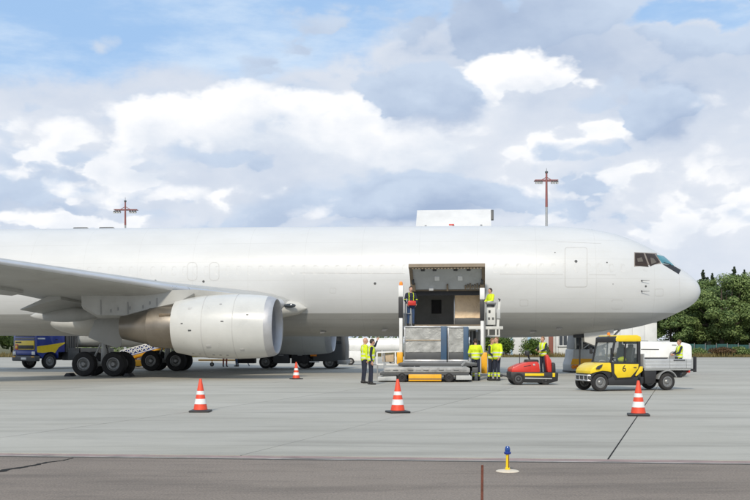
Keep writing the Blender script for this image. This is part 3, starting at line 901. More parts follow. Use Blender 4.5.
for side in (1, -1):
    wb = MB(); wb.loft([wing_ring(d, side) for d in DS]); wg = wb.build('wing', M['wing'], plane, sharp=50)
    # slats: a bright shell wrapped round the leading edge
    for d0_, d1_ in ((2.9, 7.6), (7.62, 15.9), (15.92, 23.2)):
        sb = MB(); rr_ = []
        for k in range(9):
            d = d0_ + (d1_ - d0_) * k / 8
            xl, zl, xt, zt_, tc_ = lerp_tab(WT, d); ch = xl - xt
            af = [(u, v) for u, v in airfoil(tc_, 40) if u < 0.022]
            up = [(u, v) for u, v in af if v >= 0]; lo = [(u, v) for u, v in af if v < 0]
            loop = up[::-1] + lo[::-1]
            rr_.append([Vector((xl + .03 - ch * u, -side * d, zl + (zt_ - zl) * u + v * ch * 1.02)) for u, v in loop])
        sb.loft(rr_, False, False)
        so = sb.build('slat', M['slat'], wg, sharp=50)
    # inboard flap, slightly drooped, and outboard flap
    for (da, db_), droop in (((2.6, 7.8), .58), ((9.6, 16.5), .12)):
        f_ = MB(); rr_ = []
        for k in range(5):
            d = da + (db_ - da) * k / 4
            xl, zl, xt, zt_, tc_ = lerp_tab(WT, d); ch = xl - xt
            x0, x1 = xt + ch * .22, xt - .25
            z0 = zl + (zt_ - zl) * .78
            rr_.append([Vector((x0, -side * d, z0 - .02)), Vector((x0 - .3, -side * d, z0 + .02)), Vector((x1, -side * d, zt_ - droop)), Vector((x1, -side * d, zt_ - droop - .04)), Vector((x0 - .5, -side * d, z0 - .32)), Vector((x0 + .02, -side * d, z0 - .22))])
        f_.loft(rr_); f_.build('flap', M['wing'], wg)
    # flap track fairings
    for d, ln, sc in ((5.6, 3.6, 1.0), (11.2, 3.2, .85), (15.5, 2.8, .75)):
        xl, zl, xt, zt_, tc_ = lerp_tab(WT, d)
        c_ = MB(); rr_ = []
        for k in range(13):
            t = k / 12
            r_ = .32 * sc * (math.sin(math.pi * min(1, t * 1.0)) ** .65) + .005
            rr_.append([Vector((xt + (2.7 if d < 6 else 1.6) - ln * t, -side * (d + r_ * .62 * math.cos(R(30 * i))), zt_ - (.60 if d < 6 else .36) - .10 * t + r_ * 1.05 * math.sin(R(30 * i)))) for i in range(12)])
        c_.loft(rr_); c_.build('flap_fairing', M['wing'], wg)
    # wing-root leading-edge fairing with landing light
    g_ = MB(); rr_ = []
    for k in range(9):
        t = k / 8
        w_ = math.sqrt(max(0.0, 1 - (t) ** 2.2)) 
        x_ = -6.0 + t * (S(305, -2.75) + 6.0)
        rr_.append([Vector((x_, -side * (2.25 + (.75 * w_ + .03) * math.cos(R(20 * i))), 3.22 + (.52 * w_ + .02) * math.sin(R(20 * i)))) for i in range(18)])
    g_.loft(rr_); gf = g_.build('wing_root_fairing', M['fair'], plane)
    l_ = MB(); l_.ball((S(290, -2.9), -side * 2.93, 3.32), (.30, .06, .105)); l_.build('landing_light', M['dglass'], gf)
# belly fairing
g_ = MB(); rr_ = []
xa, xb = S(28, -2.7), S(268, -2.8)
for k in range(25):
    t = k / 24
    e = (max(0.0, 1 - abs(2 * t - 1) ** 3.4)) ** .5
    x_ = xa + (xb - xa) * t
    rr_.append([Vector((x_, (2.86 * e + .02) * math.cos(R(12 * i)) * (1 if abs(math.cos(R(12 * i))) < .98 else 1), 2.66 + (.88 * e + .01) * math.copysign(abs(math.sin(R(12 * i))) ** .8, math.sin(R(12 * i))))) for i in range(30)])
g_.loft(rr_); g_.build('belly_fairing', M['fair'], plane)
# tail (mostly outside the frame)
for side in (1, -1):
    t_ = MB(); t_.loft([[Vector((xl - (xl - xt) * u, -side * d, zz + v * (xl - xt))) for u, v in airfoil(.09, 10)] for d, xl, xt, zz in ((0.5, -30.5, -36.8, 5.7), (9.3, -37.2, -39.6, 6.7))]); t_.build('tailplane', M['white'], plane)
t_ = MB(); t_.loft([[Vector((xl - (xl - xt) * u, v * (xl - xt), zz)) for u, v in airfoil(.09, 10)] for zz, xl, xt in ((6.6, -27.5, -36.0), (15.8, -35.5, -39.3))]); t_.build('tail_fin', M['white'], plane)

# engines
EX0 = S(277.5, -7.9); EZ = 1.5 + 17.5 * .0425
def engine(side):
    y = -side * 7.9
    ax, o = (-1, 0, 0), (EX0, y, EZ)
    L = EX0 - S(178, -7.9)
    nb = MB()
    nb.lathe([(1.295, .34), (1.335, .7), (1.365, 1.2), (1.38, 1.8), (1.37, 2.5), (1.325, 3.2), (1.24, 3.8), (1.13, L), (1.115, L), (1.06, L - .3), (1.05, 2.4)], o, ax, 64)
    e = nb.build('engine', M['nacelle'], plane)
    lp = MB(); lp.lathe([(1.297, .36), (1.26, .18), (1.215, .06), (1.165, .0), (1.11, .03), (1.07, .14), (1.055, .3)], o, ax, 64); lp.build('inlet_lip', M['lip'], e)
    dk = MB(); dk.lathe([(1.055, .3), (1.075, .6), (1.10, 1.1), (1.10, 1.5)], o, ax, 64); dk.build('inlet_duct', M['duct'], e)
    fn = MB()
    for k in range(38):
        a0 = 2 * math.pi * k / 38
        rr = []
        for t in range(5):
            r_ = .32 + .77 * t / 4; tw = .45 + .6 * t / 4; w_ = .055 + .02 * t
            c_ = Vector((EX0 - 1.28, y + r_ * math.cos(a0), EZ + r_ * math.sin(a0)))
            tg = Vector((0, -math.sin(a0), math.cos(a0)))
            d_ = (Vector((1, 0, 0)) * math.cos(tw) + tg * math.sin(tw)) * w_
            rr.append((c_ - d_, c_ + d_))
        for (a, b), (c, d) in zip(rr, rr[1:]): fn.raw([a, b, d, c], [(0, 1, 2, 3)])
    fn.lathe([(.001, 1.45), (1.1, 1.45)], o, ax, 32)
    tag(fn.build('fan_blades', M['dgrey'], e, sharp=None, recalc=False, weld=False), kind='stuff')
    sp_ = MB(); sp_.lathe([(.001, .72), (.10, .80), (.22, .98), (.31, 1.2), (.34, 1.4)], o, ax, 24); sp_.build('spinner', M['grey'], e)
    # seams between the cowls
    for h, r_ in ((1.62, 1.380), (2.95, 1.347)):
        s_ = MB(); s_.lathe([(r_ - .02, h), (r_ + .0035, h), (r_ + .0035, h + .022), (r_ - .02, h + .022)], o, ax, 64); s_.build('cowl_seam', M['seam'], e)
    # latches, vents and small access panels on the cowls
    rt = pchip([.34, .7, 1.2, 1.8, 2.5, 3.2, 3.8, L], [1.295, 1.335, 1.365, 1.38, 1.37, 1.325, 1.24, 1.13])
    for h, dg, lx, ly, nm, mm in ((1.0, 20, .10, .05, 'vent', 'dgrey'), (2.05, 8, .12, .05, 'vent', 'dgrey'), (3.45, -8, .14, .06, 'vent', 'dgrey'), (2.7, -38, .22, .14, 'access_panel', 'seam'), (1.3, -46, .18, .12, 'access_panel', 'seam'), (2.2, 42, .10, .05, 'vent', 'grey'), (3.5, 36, .16, .10, 'access_panel', 'seam'),
                                   (2.0, -62, .10, .05, 'latch', 'grey'), (2.3, -62, .10, .05, 'latch', 'grey'), (2.6, -62, .10, .05, 'latch', 'grey'), (3.2, -62, .10, .05, 'latch', 'grey'), (3.5, -62, .10, .05, 'latch', 'grey'), (3.8, 5, .10, .05, 'vent', 'dgrey')):
        a_ = R(dg); nn = Vector((0, -side * math.cos(a_), math.sin(a_))); p_ = Vector((EX0 - h, y, EZ)) + nn * rt(h)
        v_ = MB(); v_.box(p_, (lx, .012, ly), nn.to_track_quat('Y', 'Z').to_matrix().to_4x4(), .004); v_.build(nm, M[mm], e)
    cw = MB(); xe = EX0 - S(152, -7.9); xf = EX0 - S(123, -7.9)
    cw.lathe([(.93, L - .9), (.955, L - .1), (.95, L + .25), (.92, L + .7), (.86, xe)], o, ax, 48); cw.build('fan_nozzle_sleeve', M['hot'], e)
    cw = MB(); cw.lathe([(.84, xe - .1), (.80, xe + .01), (.66, xe + .7), (.53, xf), (.50, xf), (.50, xf - .4)], o, ax, 48); cw.build('exhaust_cone', M['hot'], e)
    pg = MB(); pg.lathe([(.38, xf - .4), (.30, xf - .1), (.14, xf + .08), (.02, xf + .16)], o, ax, 32); pg.build('exhaust_plug', M['hot'], e)
    # pylon and its aft fairing under the wing
    lo = [(S(px, -7.9), ZZ(py, S(px, -7.9), -7.9)) for px, py in ((196, 297), (180, 306.5), (150, 313), (128, 319.0), (100, 318.4), (84, 309))]
    hi = [(x_, lerp_tab(WT, 7.9)[1] - .05 - .02 * k) for k, (x_, z_) in enumerate(lo)]
    rr_ = []
    for (xl_, zl_), (xh, zh) in zip(lo, hi):
        w_ = .30 if xl_ > S(185, -7.9) or xl_ < S(90, -7.9) else .42
        rr_.append([Vector((xl_, y - w_, zh)), Vector((xl_, y - w_ * .9, zl_ + .15)), Vector((xl_, y - w_ * .4, zl_)), Vector((xl_, y + w_ * .4, zl_)), Vector((xl_, y + w_ * .9, zl_ + .15)), Vector((xl_, y + w_, zh))])
    pb = MB()
    fx = EX0 - 1.3
    pb.loft([[Vector((fx, y - .05, EZ + 1.36)), Vector((fx, y - .05, EZ + 1.33)), Vector((fx, y - .02, EZ + 1.2)), Vector((fx, y + .02, EZ + 1.2)), Vector((fx, y + .05, EZ + 1.33)), Vector((fx, y + .05, EZ + 1.36))],
             [Vector((fx - 1.7, y - .22, 3.78)), Vector((fx - 1.7, y - .22, 3.5)), Vector((fx - 1.7, y - .2, 3.2)), Vector((fx - 1.7, y + .2, 3.2)), Vector((fx - 1.7, y + .22, 3.5)), Vector((fx - 1.7, y + .22, 3.78))]] + rr_)
    pb.build('pylon', M['wing'], e)
    for px, y0, y1 in ((101, 300, 317.5), (128, 302, 317), (157, 298, 309)):
        xq = S(px, -8.3); q_ = MB(); q_.span((xq - .012, y - side * .425, ZZ(y1, xq, -8.3) + .12), (xq + .012, y - side * .405, ZZ(y0, xq, -8.3))); q_.build('pylon_seam', M['grey'], e)
    for px, py in ((118, 309), (130, 308), (143, 307), (150, 303), (111, 311)):
        xq = S(px, -8.3); q_ = MB(); q_.box((xq, y - side * .42, ZZ(py, xq, -8.3)), (.035, .02, .14), None, .004); q_.build('pylon_latch', M['grey'], e)
    hp = MB(); hp.box((S(165, -8.7), y - side * .80, ZZ(316.5, S(165, -8.7), -8.7)), (.5, .10, .26), (Vector((1, 0, 0)), side * R(28)), .02); hp.build('heat_shield_panel', M['seal_edge'], e)
    return e
engine(1); engine(-1)

# landing gear
def wheel_meshes(R_, W, rim):
    t = MB()
    h = W / 2
    t.lathe([(rim, -h * .72), (rim + .03, -h * .95), (R_ * .80, -h), (R_ * .93, -h * .90), (R_ * .985, -h * .62), (R_, -h * .4), (R_, -h * .27), (R_ * .985, -h * .24), (R_ * .985, -h * .18), (R_, -h * .15), (R_, h * .15), (R_ * .985, h * .18), (R_ * .985, h * .24), (R_, h * .27), (R_, h * .4), (R_ * .985, h * .62), (R_ * .93, h * .90), (R_ * .80, h), (rim + .03, h * .95), (rim, h * .72)], (0, 0, 0), (0, 1, 0), 40)
    r = MB()
    r.lathe([(rim + .012, -h * .80), (rim - .03, -h * .84), (rim * .82, -h * .60), (rim * .55, -h * .48), (rim * .45, -h * .70), (rim * .28, -h * .88), (.001, -h * .88)], (0, 0, 0), (0, 1, 0), 32)
    r.lathe([(rim + .012, h * .80), (rim - .03, h * .84), (rim * .82, h * .60), (rim * .55, h * .48), (rim * .45, h * .70), (rim * .28, h * .88), (.001, h * .88)], (0, 0, 0), (0, 1, 0), 32)
    r.tube((0, -h * .7, 0), (0, h * .7, 0), rim * .9, None, 24, False)
    for k in range(9):
        a = 2 * math.pi * k / 9
        for sg in (-1, 1): r.tube((rim * .68 * math.cos(a), sg * h * .5, rim * .68 * math.sin(a)), (rim * .68 * math.cos(a), sg * h * .66, rim * .68 * math.sin(a)), rim * .055, None, 6)
    return t, r
tm, rm = wheel_meshes(.57, .44, .30)
t0 = tm.build('tyre', M['rubber'], None, 30); r0 = rm.build('wheel_rim', M['alu'], None, 30)
tyre_me, rim_me = t0.data, r0.data
bpy.data.objects.remove(t0); bpy.data.objects.remove(r0)
GX = -12.22
for side in (1, -1):
    y = -side * 4.65
    g = MB()
    g.tube((GX, y, .62), (GX + .12, y, 3.4), .15, .17, 16); g.tube((GX, y, 1.6), (GX + .1, y, 3.3), .22, .22, 16)
    g.tube((GX - .95, y, .57), (GX + .95, y, .57), .12, None, 12)
    for dx in (-.71, .71): g.tube((GX + dx, y - .62, .57), (GX + dx, y + .62, .57), .075, None, 12)
    g.tube((GX + .05, y, 1.7), (GX - .2, y + side * 1.9, 3.1), .075, None, 10)       # side brace
    g.tube((GX + .05, y, 1.5), (GX + 1.6, y, 3.1), .07, None, 10)                      # drag brace
    g.tube((GX - .6, y, .62), (GX - .15, y, 1.5), .05, None, 8)                        # pitch trimmer
    g.tube((GX + .2, y, .7), (GX + .3, y, 1.2), .04, None, 8); g.tube((GX + .3, y, 1.2), (GX + .12, y, 1.75), .04, None, 8)
    gear = g.build('main_landing_gear', M['gearp'], plane)
    for dx in (-.71, .71):
        for dy in (-.56, .56):
            for me_, nm, m_ in ((tyre_me, 'tyre', 0), (rim_me, 'wheel_rim', 0)):
                o = bpy.data.objects.new(nm, me_); col.objects.link(o); o.parent = gear; o.location = (GX + dx, y + dy, .57); o.rotation_euler = (0, random.random() * 6, 0)
    dpx = [(95, 320), (103, 318), (123, 320), (122.5, 334), (121, 346), (117, 348), (104, 344), (88.5, 337.5), (89, 335)] 
    yd = 4.65 + .62
    poly = [(S(px, -yd), ZZ(py, S(px, -yd), -yd)) for px, py in dpx]
    gd = MB(); gd.prism(poly, -side * yd - .03, -side * yd + .03, .012); gd.build('gear_door', M['wing'], gear)
    hs = MB(); hs.path([(GX + .2, y - side * .2, 3.0), (GX + .34, y - side * .3, 2.2), (GX + .22, y - side * .3, 1.4), (GX + .4, y - side * .2, .75)], .022, 6); hs.build('hydraulic_hose', M['black'], gear)
NX = S(601, 0)
g = MB()
g.tube((NX, 0, .55), (NX - .15, 0, 2.4), .085, .11, 14); g.tube((NX, -.42, .47), (NX, .42, .47), .06, None, 10); g.tube((NX - .05, 0, 1.2), (NX + 1.0, 0, 2.3), .05, None, 8)
ngear = g.build('nose_landing_gear', M['gearp'], plane)
for dy in (-.3, .3):
    for me_, nm in ((tyre_me, 'tyre'), (rim_me, 'wheel_rim')):
        o = bpy.data.objects.new(nm, me_); col.objects.link(o); o.parent = ngear; o.location = (NX, dy, .47); o.scale = (.825, .75, .825)
for sd_ in (-.55, .55):
    gd = MB(); gd.prism([(NX - .9, 2.25), (NX + .55, 2.28), (NX + .5, 1.62), (NX - .25, 1.38), (NX - .85, 1.62)], sd_ - .02, sd_ + .02, .01); gd.build('gear_door', M['fair'], ngear)
# headset cable hanging from the belly to the ground
cb = MB()
p0 = at(579.5, 331, 49.0); p1 = Vector((p0.x + .03, p0.y, 0.02))
cb.path([p0, p0 + (p1 - p0) * .3 + Vector((.01, 0, 0)), p0 + (p1 - p0) * .7 + Vector((-.01, 0, 0)), p1, p1 + Vector((.4, -.2, 0)), p1 + Vector((.9, .1, 0))], .036, 8)
tag(cb.build('headset_cable', M['black']), 'thin dark cable hanging straight down from under the nose to the concrete', 'cable')
# rubber chocks at the main wheels
for X_, lab in ((GX - 1.42, 'dark rubber wheel chock behind the rearmost near main wheel'), (GX + 1.40, 'dark rubber wheel chock in front of the leading near main wheel')):
    p = P2L.inverted() @ Vector((X_, -5.2, 0))
    c = MB(); c.prism([(-.2, 0), (.2, 0), (.07, .16), (-.07, .16)], -.3, .3, .02)
    o = tag(c.build('wheel_chock', M['black']), lab, 'chock', 'wheel chocks at the main gear'); o.location = p; o.rotation_euler = (0, 0, -YAW)

# ------------------------------------------------------------------ background: trees, building, fence, masts
def leaf_mat(name, c1, c2):
    m = bpy.data.materials.new(name); m.use_nodes = True
    nt, lk = m.node_tree.nodes, m.node_tree.links
    b = nt['Principled BSDF']; b.inputs['Roughness'].default_value = 0.55; b.inputs['Specular IOR Level'].default_value = 0.3
    g = N(nt, 'ShaderNodeNewGeometry'); t = N(nt, 'ShaderNodeTexCoord')
    n = N(nt, 'ShaderNodeTexNoise', inp={'Scale': 0.55, 'Detail': 4}); lk.new(t.outputs['Object'], n.inputs['Vector'])
    ad = N(nt, 'ShaderNodeMath', operation='ADD'); lk.new(g.outputs['Random Per Island'], ad.inputs[0]); lk.new(n.outputs['Fac'], ad.inputs[1])
    r = N(nt, 'ShaderNodeMapRange', inp={1: 0.45, 2: 1.55}); lk.new(ad.outputs[0], r.inputs[0])
    mx = N(nt, 'ShaderNodeMix', data_type='RGBA'); lk.new(r.outputs[0], mx.inputs[0])
    mx.inputs[6].default_value = c1 + (1,); mx.inputs[7].default_value = c2 + (1,)
    lk.new(mx.outputs[2], b.inputs['Base Color'])
    tr = N(nt, 'ShaderNodeBsdfTranslucent'); lk.new(mx.outputs[2], tr.inputs[0])
    ms = N(nt, 'ShaderNodeMixShader', inp={0: 0.3}); lk.new(b.outputs[0], ms.inputs[1]); lk.new(tr.outputs[0], ms.inputs[2])
    lk.new(ms.outputs[0], nt['Material Output'].inputs[0])
    return m
M['leaf'] = leaf_mat('broad_leaf_green', (0.060, 0.110, 0.030), (0.29, 0.37, 0.13))
M['leafd'] = leaf_mat('dark_leaf_green', (0.050, 0.095, 0.030), (0.235, 0.32, 0.11))
M['needle'] = leaf_mat('conifer_needle', (0.02, 0.036, 0.02), (0.075, 0.105, 0.05))
M['shrub'] = leaf_mat('bright_shrub_leaf', (0.04, 0.085, 0.012), (0.15, 0.22, 0.04))
M['dry'] = leaf_mat('dry_grass_blade', (0.12, 0.09, 0.03), (0.27, 0.22, 0.09))
M['brownbush'] = leaf_mat('brown_shrub_leaf', (0.07, 0.04, 0.018), (0.19, 0.115, 0.055))
M['bark'] = mat('tree_bark', (0.07, 0.055, 0.042), 0.9, var=0.3, bump=0.6, bscale=12)
def leaves(name, clumps, per, size, m, parent, rnd, flat=0.6):
    """A crown of small leaf-sized faces gathered in clumps; clumps: (centre, radius)."""
    vs, fs = [], []
    for c, r in clumps:
        k = int(per * (r[0] * r[1] * r[2]) ** 0.45) if per > 0 else 0
        for _ in range(k):
            while True:
                q = Vector((rnd.uniform(-1, 1), rnd.uniform(-1, 1), rnd.uniform(-1, 1)))
                if 0.25 < q.length < 1: break
            p = Vector((c.x + q.x * r[0], c.y + q.y * r[1], c.z + q.z * r[2]))
            nrm_ = Vector((q.x + rnd.uniform(-.8, .8), q.y + rnd.uniform(-.8, .8), q.z + flat + rnd.uniform(-.6, .6))).normalized()
            u = nrm_.orthogonal().normalized(); v = nrm_.cross(u)
            an = rnd.uniform(0, 6.28); u, v = u * math.cos(an) + v * math.sin(an), v * math.cos(an) - u * math.sin(an)
            s = size * rnd.uniform(.6, 1.3)
            b = len(vs)
            vs += [p - u * s, p - v * s * .55, p + u * s, p + v * s * .55]
            fs.append((b, b + 1, b + 2, b + 3))
    me = bpy.data.meshes.new(name); me.from_pydata([v[:] for v in vs], [], fs)
    return link_mesh(name, me, m, parent, None)
def broad_tree(label, x, y, h, w, m, seed, group='trees beyond the apron', low=0.12, per=560, size=.14, n=66):
    rnd = random.Random(seed)
    root = thing('broadleaf_tree', label, 'tree', (x, y, 0), 0, group)
    clumps = []
    for i in range(n):
        while True:
            q = Vector((rnd.uniform(-1, 1), rnd.uniform(-1, 1), rnd.uniform(-1, 1)))
            if .45 < q.length < 1: break
        zc = h * (low + (1 - low) * (0.5 + 0.46 * q.z))
        t = (zc / h - low) / (1 - low)
        ww = w / 2 * (0.55 + 0.45 * math.sin(math.pi * min(1, t * .9 + .1))) * rnd.uniform(.85, 1.1)
        r_ = rnd.uniform(.075, .165) * w
        clumps.append((Vector((q.x * ww, q.y * ww, zc)), (r_, r_, r_ * rnd.uniform(.55, .8))))
    tb = MB()
    lean = rnd.uniform(-.3, .3)
    pts = [Vector((0, 0, 0)), Vector((lean * .3, 0, h * .2)), Vector((lean, .1, h * .45)), Vector((lean * 1.3, 0, h * .75))]
    for (a, b), (ra, rb) in zip(zip(pts, pts[1:]), ((.03, .024), (.024, .016), (.016, .006))): tb.tube(a, b, ra * h, rb * h, 9)
    for c, r in clumps[::4]:
        s_ = pts[1].lerp(pts[2], rnd.random()); mid = s_.lerp(c, .5) + Vector((0, 0, -.04 * h))
        tb.tube(s_, mid, .009 * h, .006 * h, 6); tb.tube(mid, c, .006 * h, .003 * h, 6)
    tb.build('trunk', M['bark'], root)
    leaves('crown', clumps, per, size, m, root, rnd)
    return root
def conifer(label, x, y, h, w, seed, group='conifers behind the broadleaf trees'):
    rnd = random.Random(seed)
    root = thing('conifer_tree', label, 'tree', (x, y, 0), 0, group)
    tb = MB(); tb.tube((0, 0, 0), (0, 0, h * .98), .02 * h, .003 * h, 8)
    clumps = []
    z = h * .15
    while z < h:
        t = z / h; rr = w / 2 * (1 - t) ** .8 + .12
        for k in range(7):
            a = rnd.uniform(0, 6.28); L = rr * rnd.uniform(.6, 1.1)
            c = Vector((math.cos(a) * L * .6, math.sin(a) * L * .6, z - L * .2))
            clumps.append((c, (L * .55, L * .55, .22)))
        z += .36 + .012 * h * (1 - t)
    for c, r in clumps[::6]: tb.tube((0, 0, c.z + .2), c, .04, .015, 5)
    tb.build('trunk', M['bark'], root)
    leaves('crown', clumps, 150, .16, M['needle'], root, rnd, .2)
    return root
def bush(name, label, cat, x, y, h, w, m, seed, group=None, z=0.05, per=420, size=.10):
    rnd = random.Random(seed)
    root = thing(name, label, cat, (x, y, z), 0, group)
    cl = []
    for i in range(12):
        a = rnd.uniform(0, 6.28); d = rnd.uniform(0, .36) * w
        r_ = rnd.uniform(.18, .3) * w
        cl.append((Vector((math.cos(a) * d, math.sin(a) * d, h * rnd.uniform(.3, .72))), (r_, r_, h * .3)))
    sb = MB()
    for c, r in cl: sb.tube((c.x * .2, c.y * .2, 0), c, .03, .012, 5)
    sb.build('stems', M['bark'], root)
    leaves('foliage', cl, per, size, m, root, rnd)
    return root
TR = [  # px centre, depth, height, width, leaf, label
    (672, 121, 6.4, 5.6, 'leafd', 'low dark tree with drooping crown under the airliner nose, leftmost of the trees'),
    (692, 124, 8.8, 6.6, 'leafd', 'dark round tree just right of the airliner nose tip'),
    (722, 120, 11.0, 9.4, 'leaf', 'tallest broad green tree, right of the airliner nose'),
    (752, 122, 10.6, 8.6, 'leaf', 'broad green tree cut by the right edge of the picture'),
    (706, 134, 10.6, 7.6, 'leafd', 'shaded tree set back between the two tallest green trees'),
    (783, 123, 9.4, 8.4, 'leaf', 'green tree standing outside the right edge beside another')]
for i, (px, Y, h, w, m, lab) in enumerate(TR):
    broad_tree(lab, (px - 375) * Y / 1000, Y, h, w, M[m], 40 + i, low=.05 if i != 1 else .1)
for i, (px, h, lab) in enumerate(((703, 14.4, 'dark pointed conifer, leftmost treetop beyond the broad trees'), (713, 13.6, 'short dark conifer top second from the left beyond the broad trees'), (724, 14.2, 'dark conifer top above the tallest broad tree'), (734, 15.0, 'tallest conifer spire above the broad trees at right'), (744, 13.9, 'dark conifer top nearest the right edge'), (757, 14.8, 'dark conifer just outside the right edge'))):
    conifer(lab, (px - 375) * .175, 175 + (i % 3) * 3, h, 5.6, 70 + i)
# greenery far behind under the airliner, seen at the left edge and left of the building
for i, (px, Y, h, w, lab) in enumerate(((-12, 122, 6.2, 7.5, 'leafy tree at the far left edge beyond the blue truck'), (12, 126, 5.0, 6.0, 'small leafy tree behind the blue truck cab'), (-48, 124, 7.0, 8.0, 'leafy tree outside the left edge of the picture'), (500, 122, 4.6, 6.2, 'bright green tree left of the white building, behind the loading crew'))):
    broad_tree(lab, (px - 375) * Y / 1000, Y, h, w, M['shrub' if px == 500 else 'leaf'], 90 + i, 'trees beyond the apron', .02, 360, .15, 34)
for i, (px, Y, h, w, lab) in enumerate(((533, 113.8, 2.4, 3.2, 'bushy green shrub in front of the white building behind the red tractor'), (541, 113.6, 1.5, 2.4, 'low green shrub beside the tractor driver'), (505, 114.5, 2.5, 2.6, 'tall green shrub at the left end of the white building'))):
    bush('green_shrub', lab, 'shrub', (px - 375) * Y / 1000, Y, h, w, M['shrub'], 120 + i, 'shrubs along the building')
bush('brown_shrub', 'rounded brown shrub on the verge below the green trees', 'shrub', (721 - 375) * .1145, 114.5, 1.15, 3.4, M['brownbush'], 140)
for i, (px, h) in enumerate(((688, .9), (699, 1.1), (738, 1.2), (749, 1.0))):
    bush('low_shrub', ['low shrub at the left end of the teal fence', 'low shrub left of the brown shrub', 'low shrub right of the brown shrub', 'low shrub on the verge at the right edge'][i], 'shrub', (px - 375) * .1155, 115.5, h, 2.2, M['leaf'], 150 + i, 'low shrubs on the verge')
# verge grass blades
rnd = random.Random(5)
vs, fs = [], []
for _ in range(16000):
    x = rnd.uniform(-60, 62); y = 111.8 + 5.5 * rnd.random() ** 1.6
    h = rnd.uniform(.12, .5) * (1.3 if math.sin(x * .7) > .2 else .8); a = rnd.uniform(0, 3.14)
    z = .05; b = len(vs); dx, dy = .05 * math.cos(a), .05 * math.sin(a)
    vs += [(x - dx, y - dy, z), (x + dx, y + dy, z), (x + rnd.uniform(-.15, .15), y + rnd.uniform(-.1, .1), z + h)]
    fs.append((b, b + 1, b + 2))
me = bpy.data.meshes.new('verge_grass'); me.from_pydata(vs, [], fs)
tag(link_mesh('verge_grass', me, M['dry'], None, None), kind='stuff')

# white airport building beyond the nose
BY = 119.0
bx0, bx1 = (509 - 375) * .119, (657 - 375) * .119
bld = thing('airport_building', 'long low white building beyond the apron behind the tractor and the airliner nose', 'building', (bx0, BY, 0))
M['bwall'] = mat('white_wall_cladding', (0.66, 0.665, 0.65), 0.6, dirt=0.25, scale=.6)
M['bblue'] = mat('pale_blue_trim', (0.30, 0.45, 0.58), 0.5)
M['bcol'] = mat('brick_red_column_paint', (0.24, 0.085, 0.06), 0.7, dirt=.3)
BL = bx1 - bx0
nP = 12
wopen = [(558.5, 567.5), (579, 590), (595, 606)]
def bxl(px): return (px - 375) * .119 - bx0
for i in range(nP):
    w_ = BL / nP
    pb = MB(); pb.span((i * w_ + .012, 0, 0), ((i + 1) * w_ - .012, .25, 4.25), .012); pb.build('wall_panel', M['bwall'], bld)
pb = MB(); pb.span((0.0, .26, 0), (BL, 9, 4.2)); pb.build('wall', M['bwall'], bld)
pb = MB(); pb.span((-.3, -.35, 4.26), (BL + .3, 9.3, 4.50), .03); pb.build('roof', M['lgrey'], bld)
for a, b in wopen:
    f_ = MB(); x0, x1 = bxl(a), bxl(b)
    f_.span((x0, -.07, 1.25), (x1, -.012, 1.33)); f_.span((x0, -.07, 2.55), (x1, -.012, 2.63)); f_.span((x0, -.07, 1.33), (x0 + .07, -.012, 2.55)); f_.span((x1 - .07, -.07, 1.33), (x1, -.012, 2.55)); f_.span(((x0 + x1) / 2 - .03, -.07, 1.33), ((x0 + x1) / 2 + .03, -.012, 2.55))
    fo = f_.build('window', M['white'], bld)
    g_ = MB(); g_.span((x0 + .07, -.03, 1.33), (x1 - .07, -.012, 2.55)); g_.build('pane', M['dglass'], fo)
    g_ = MB(); g_.span((x0 - .1, -.16, 1.17), (x1 + .1, -.012, 1.245)); g_.build('sill', M['lgrey'], fo)
cb = MB(); cb.span((bxl(548.5), -.5, 0), (bxl(552.5), -.014, 4.25), .02); cb.build('column', M['bcol'], bld)
cb = MB(); cb.span((bxl(510.5), -.12, 0), (bxl(512.3), -.014, 4.25), .01); cb.build('corner_trim', M['bblue'], bld)
cb = MB(); cb.span((bxl(527.5), -.16, 0), (bxl(531), -.014, 2.9), .02); cb.build('door', M['bblue'], bld)
cb = MB(); cb.tube((bxl(555.5), -.1, 0), (bxl(555.5), -.1, 4.2), .07, None, 10); cb.build('downpipe', M['lgrey'], bld)
# small white shed half hidden by the trees
sh = thing('white_shed', 'small white roofed shed glimpsed through the trees at right', 'shed', (38.5, 128, 0))
pb = MB(); pb.span((0, 0, 0), (4.5, 3, 1.9)); pb.build('wall', M['bwall'], sh)
pb = MB(); pb.prism([(-.3, 1.9), (2.25, 2.7), (4.8, 1.9), (4.8, 1.98), (2.25, 2.8), (-.3, 1.98)], -.3, 3.3); pb.build('roof', M['white'], sh)
pb = MB(); pb.span((1.2, -.05, .8), (2.2, -.005, 1.5), .01); pb.build('window', M['dglass'], sh)
rnd = random.Random(9)
cl = [(Vector((-110 + 3.1 * i + rnd.uniform(-1, 1), 185 + rnd.uniform(-6, 6), rnd.uniform(1.5, 4.0))), (2.6, 2.4, rnd.uniform(2.0, 3.2))) for i in range(100)]
tag(leaves('far_woods', cl, 60, .30, M['leafd'], None, rnd), kind='stuff')
# teal screen fence
M['teal_mesh'] = mat('teal_screen_mesh', (0.025, 0.085, 0.08), 0.8, var=0.3, scale=6)
fx0, fx1, FYY = (684 - 375) * .117, (772 - 375) * .117, 117.2
fe = thing('screen_fence', 'teal mesh screen fence on posts below the green trees at right', 'fence', (fx0, FYY, .1))
npan = 8
for i in range(npan + 1):
    pb = MB(); pb.tube((i * (fx1 - fx0) / npan, 0, -.15), (i * (fx1 - fx0) / npan, 0, 1.5), .04, None, 8); pb.build('post', M['grey'], fe)
for i in range(npan):
    w_ = (fx1 - fx0) / npan
    pb = MB(); pb.loft([[Vector((i * w_ + .06 + (w_ - .12) * k / 10, -.06 - .035 * math.sin(k * 2.1 + i), z_)) for k in range(11)] for z_ in (.12, .75, 1.4 - .05 * (i % 3))], False, False)
    pb.build('screen_panel', M['teal_mesh'], fe)

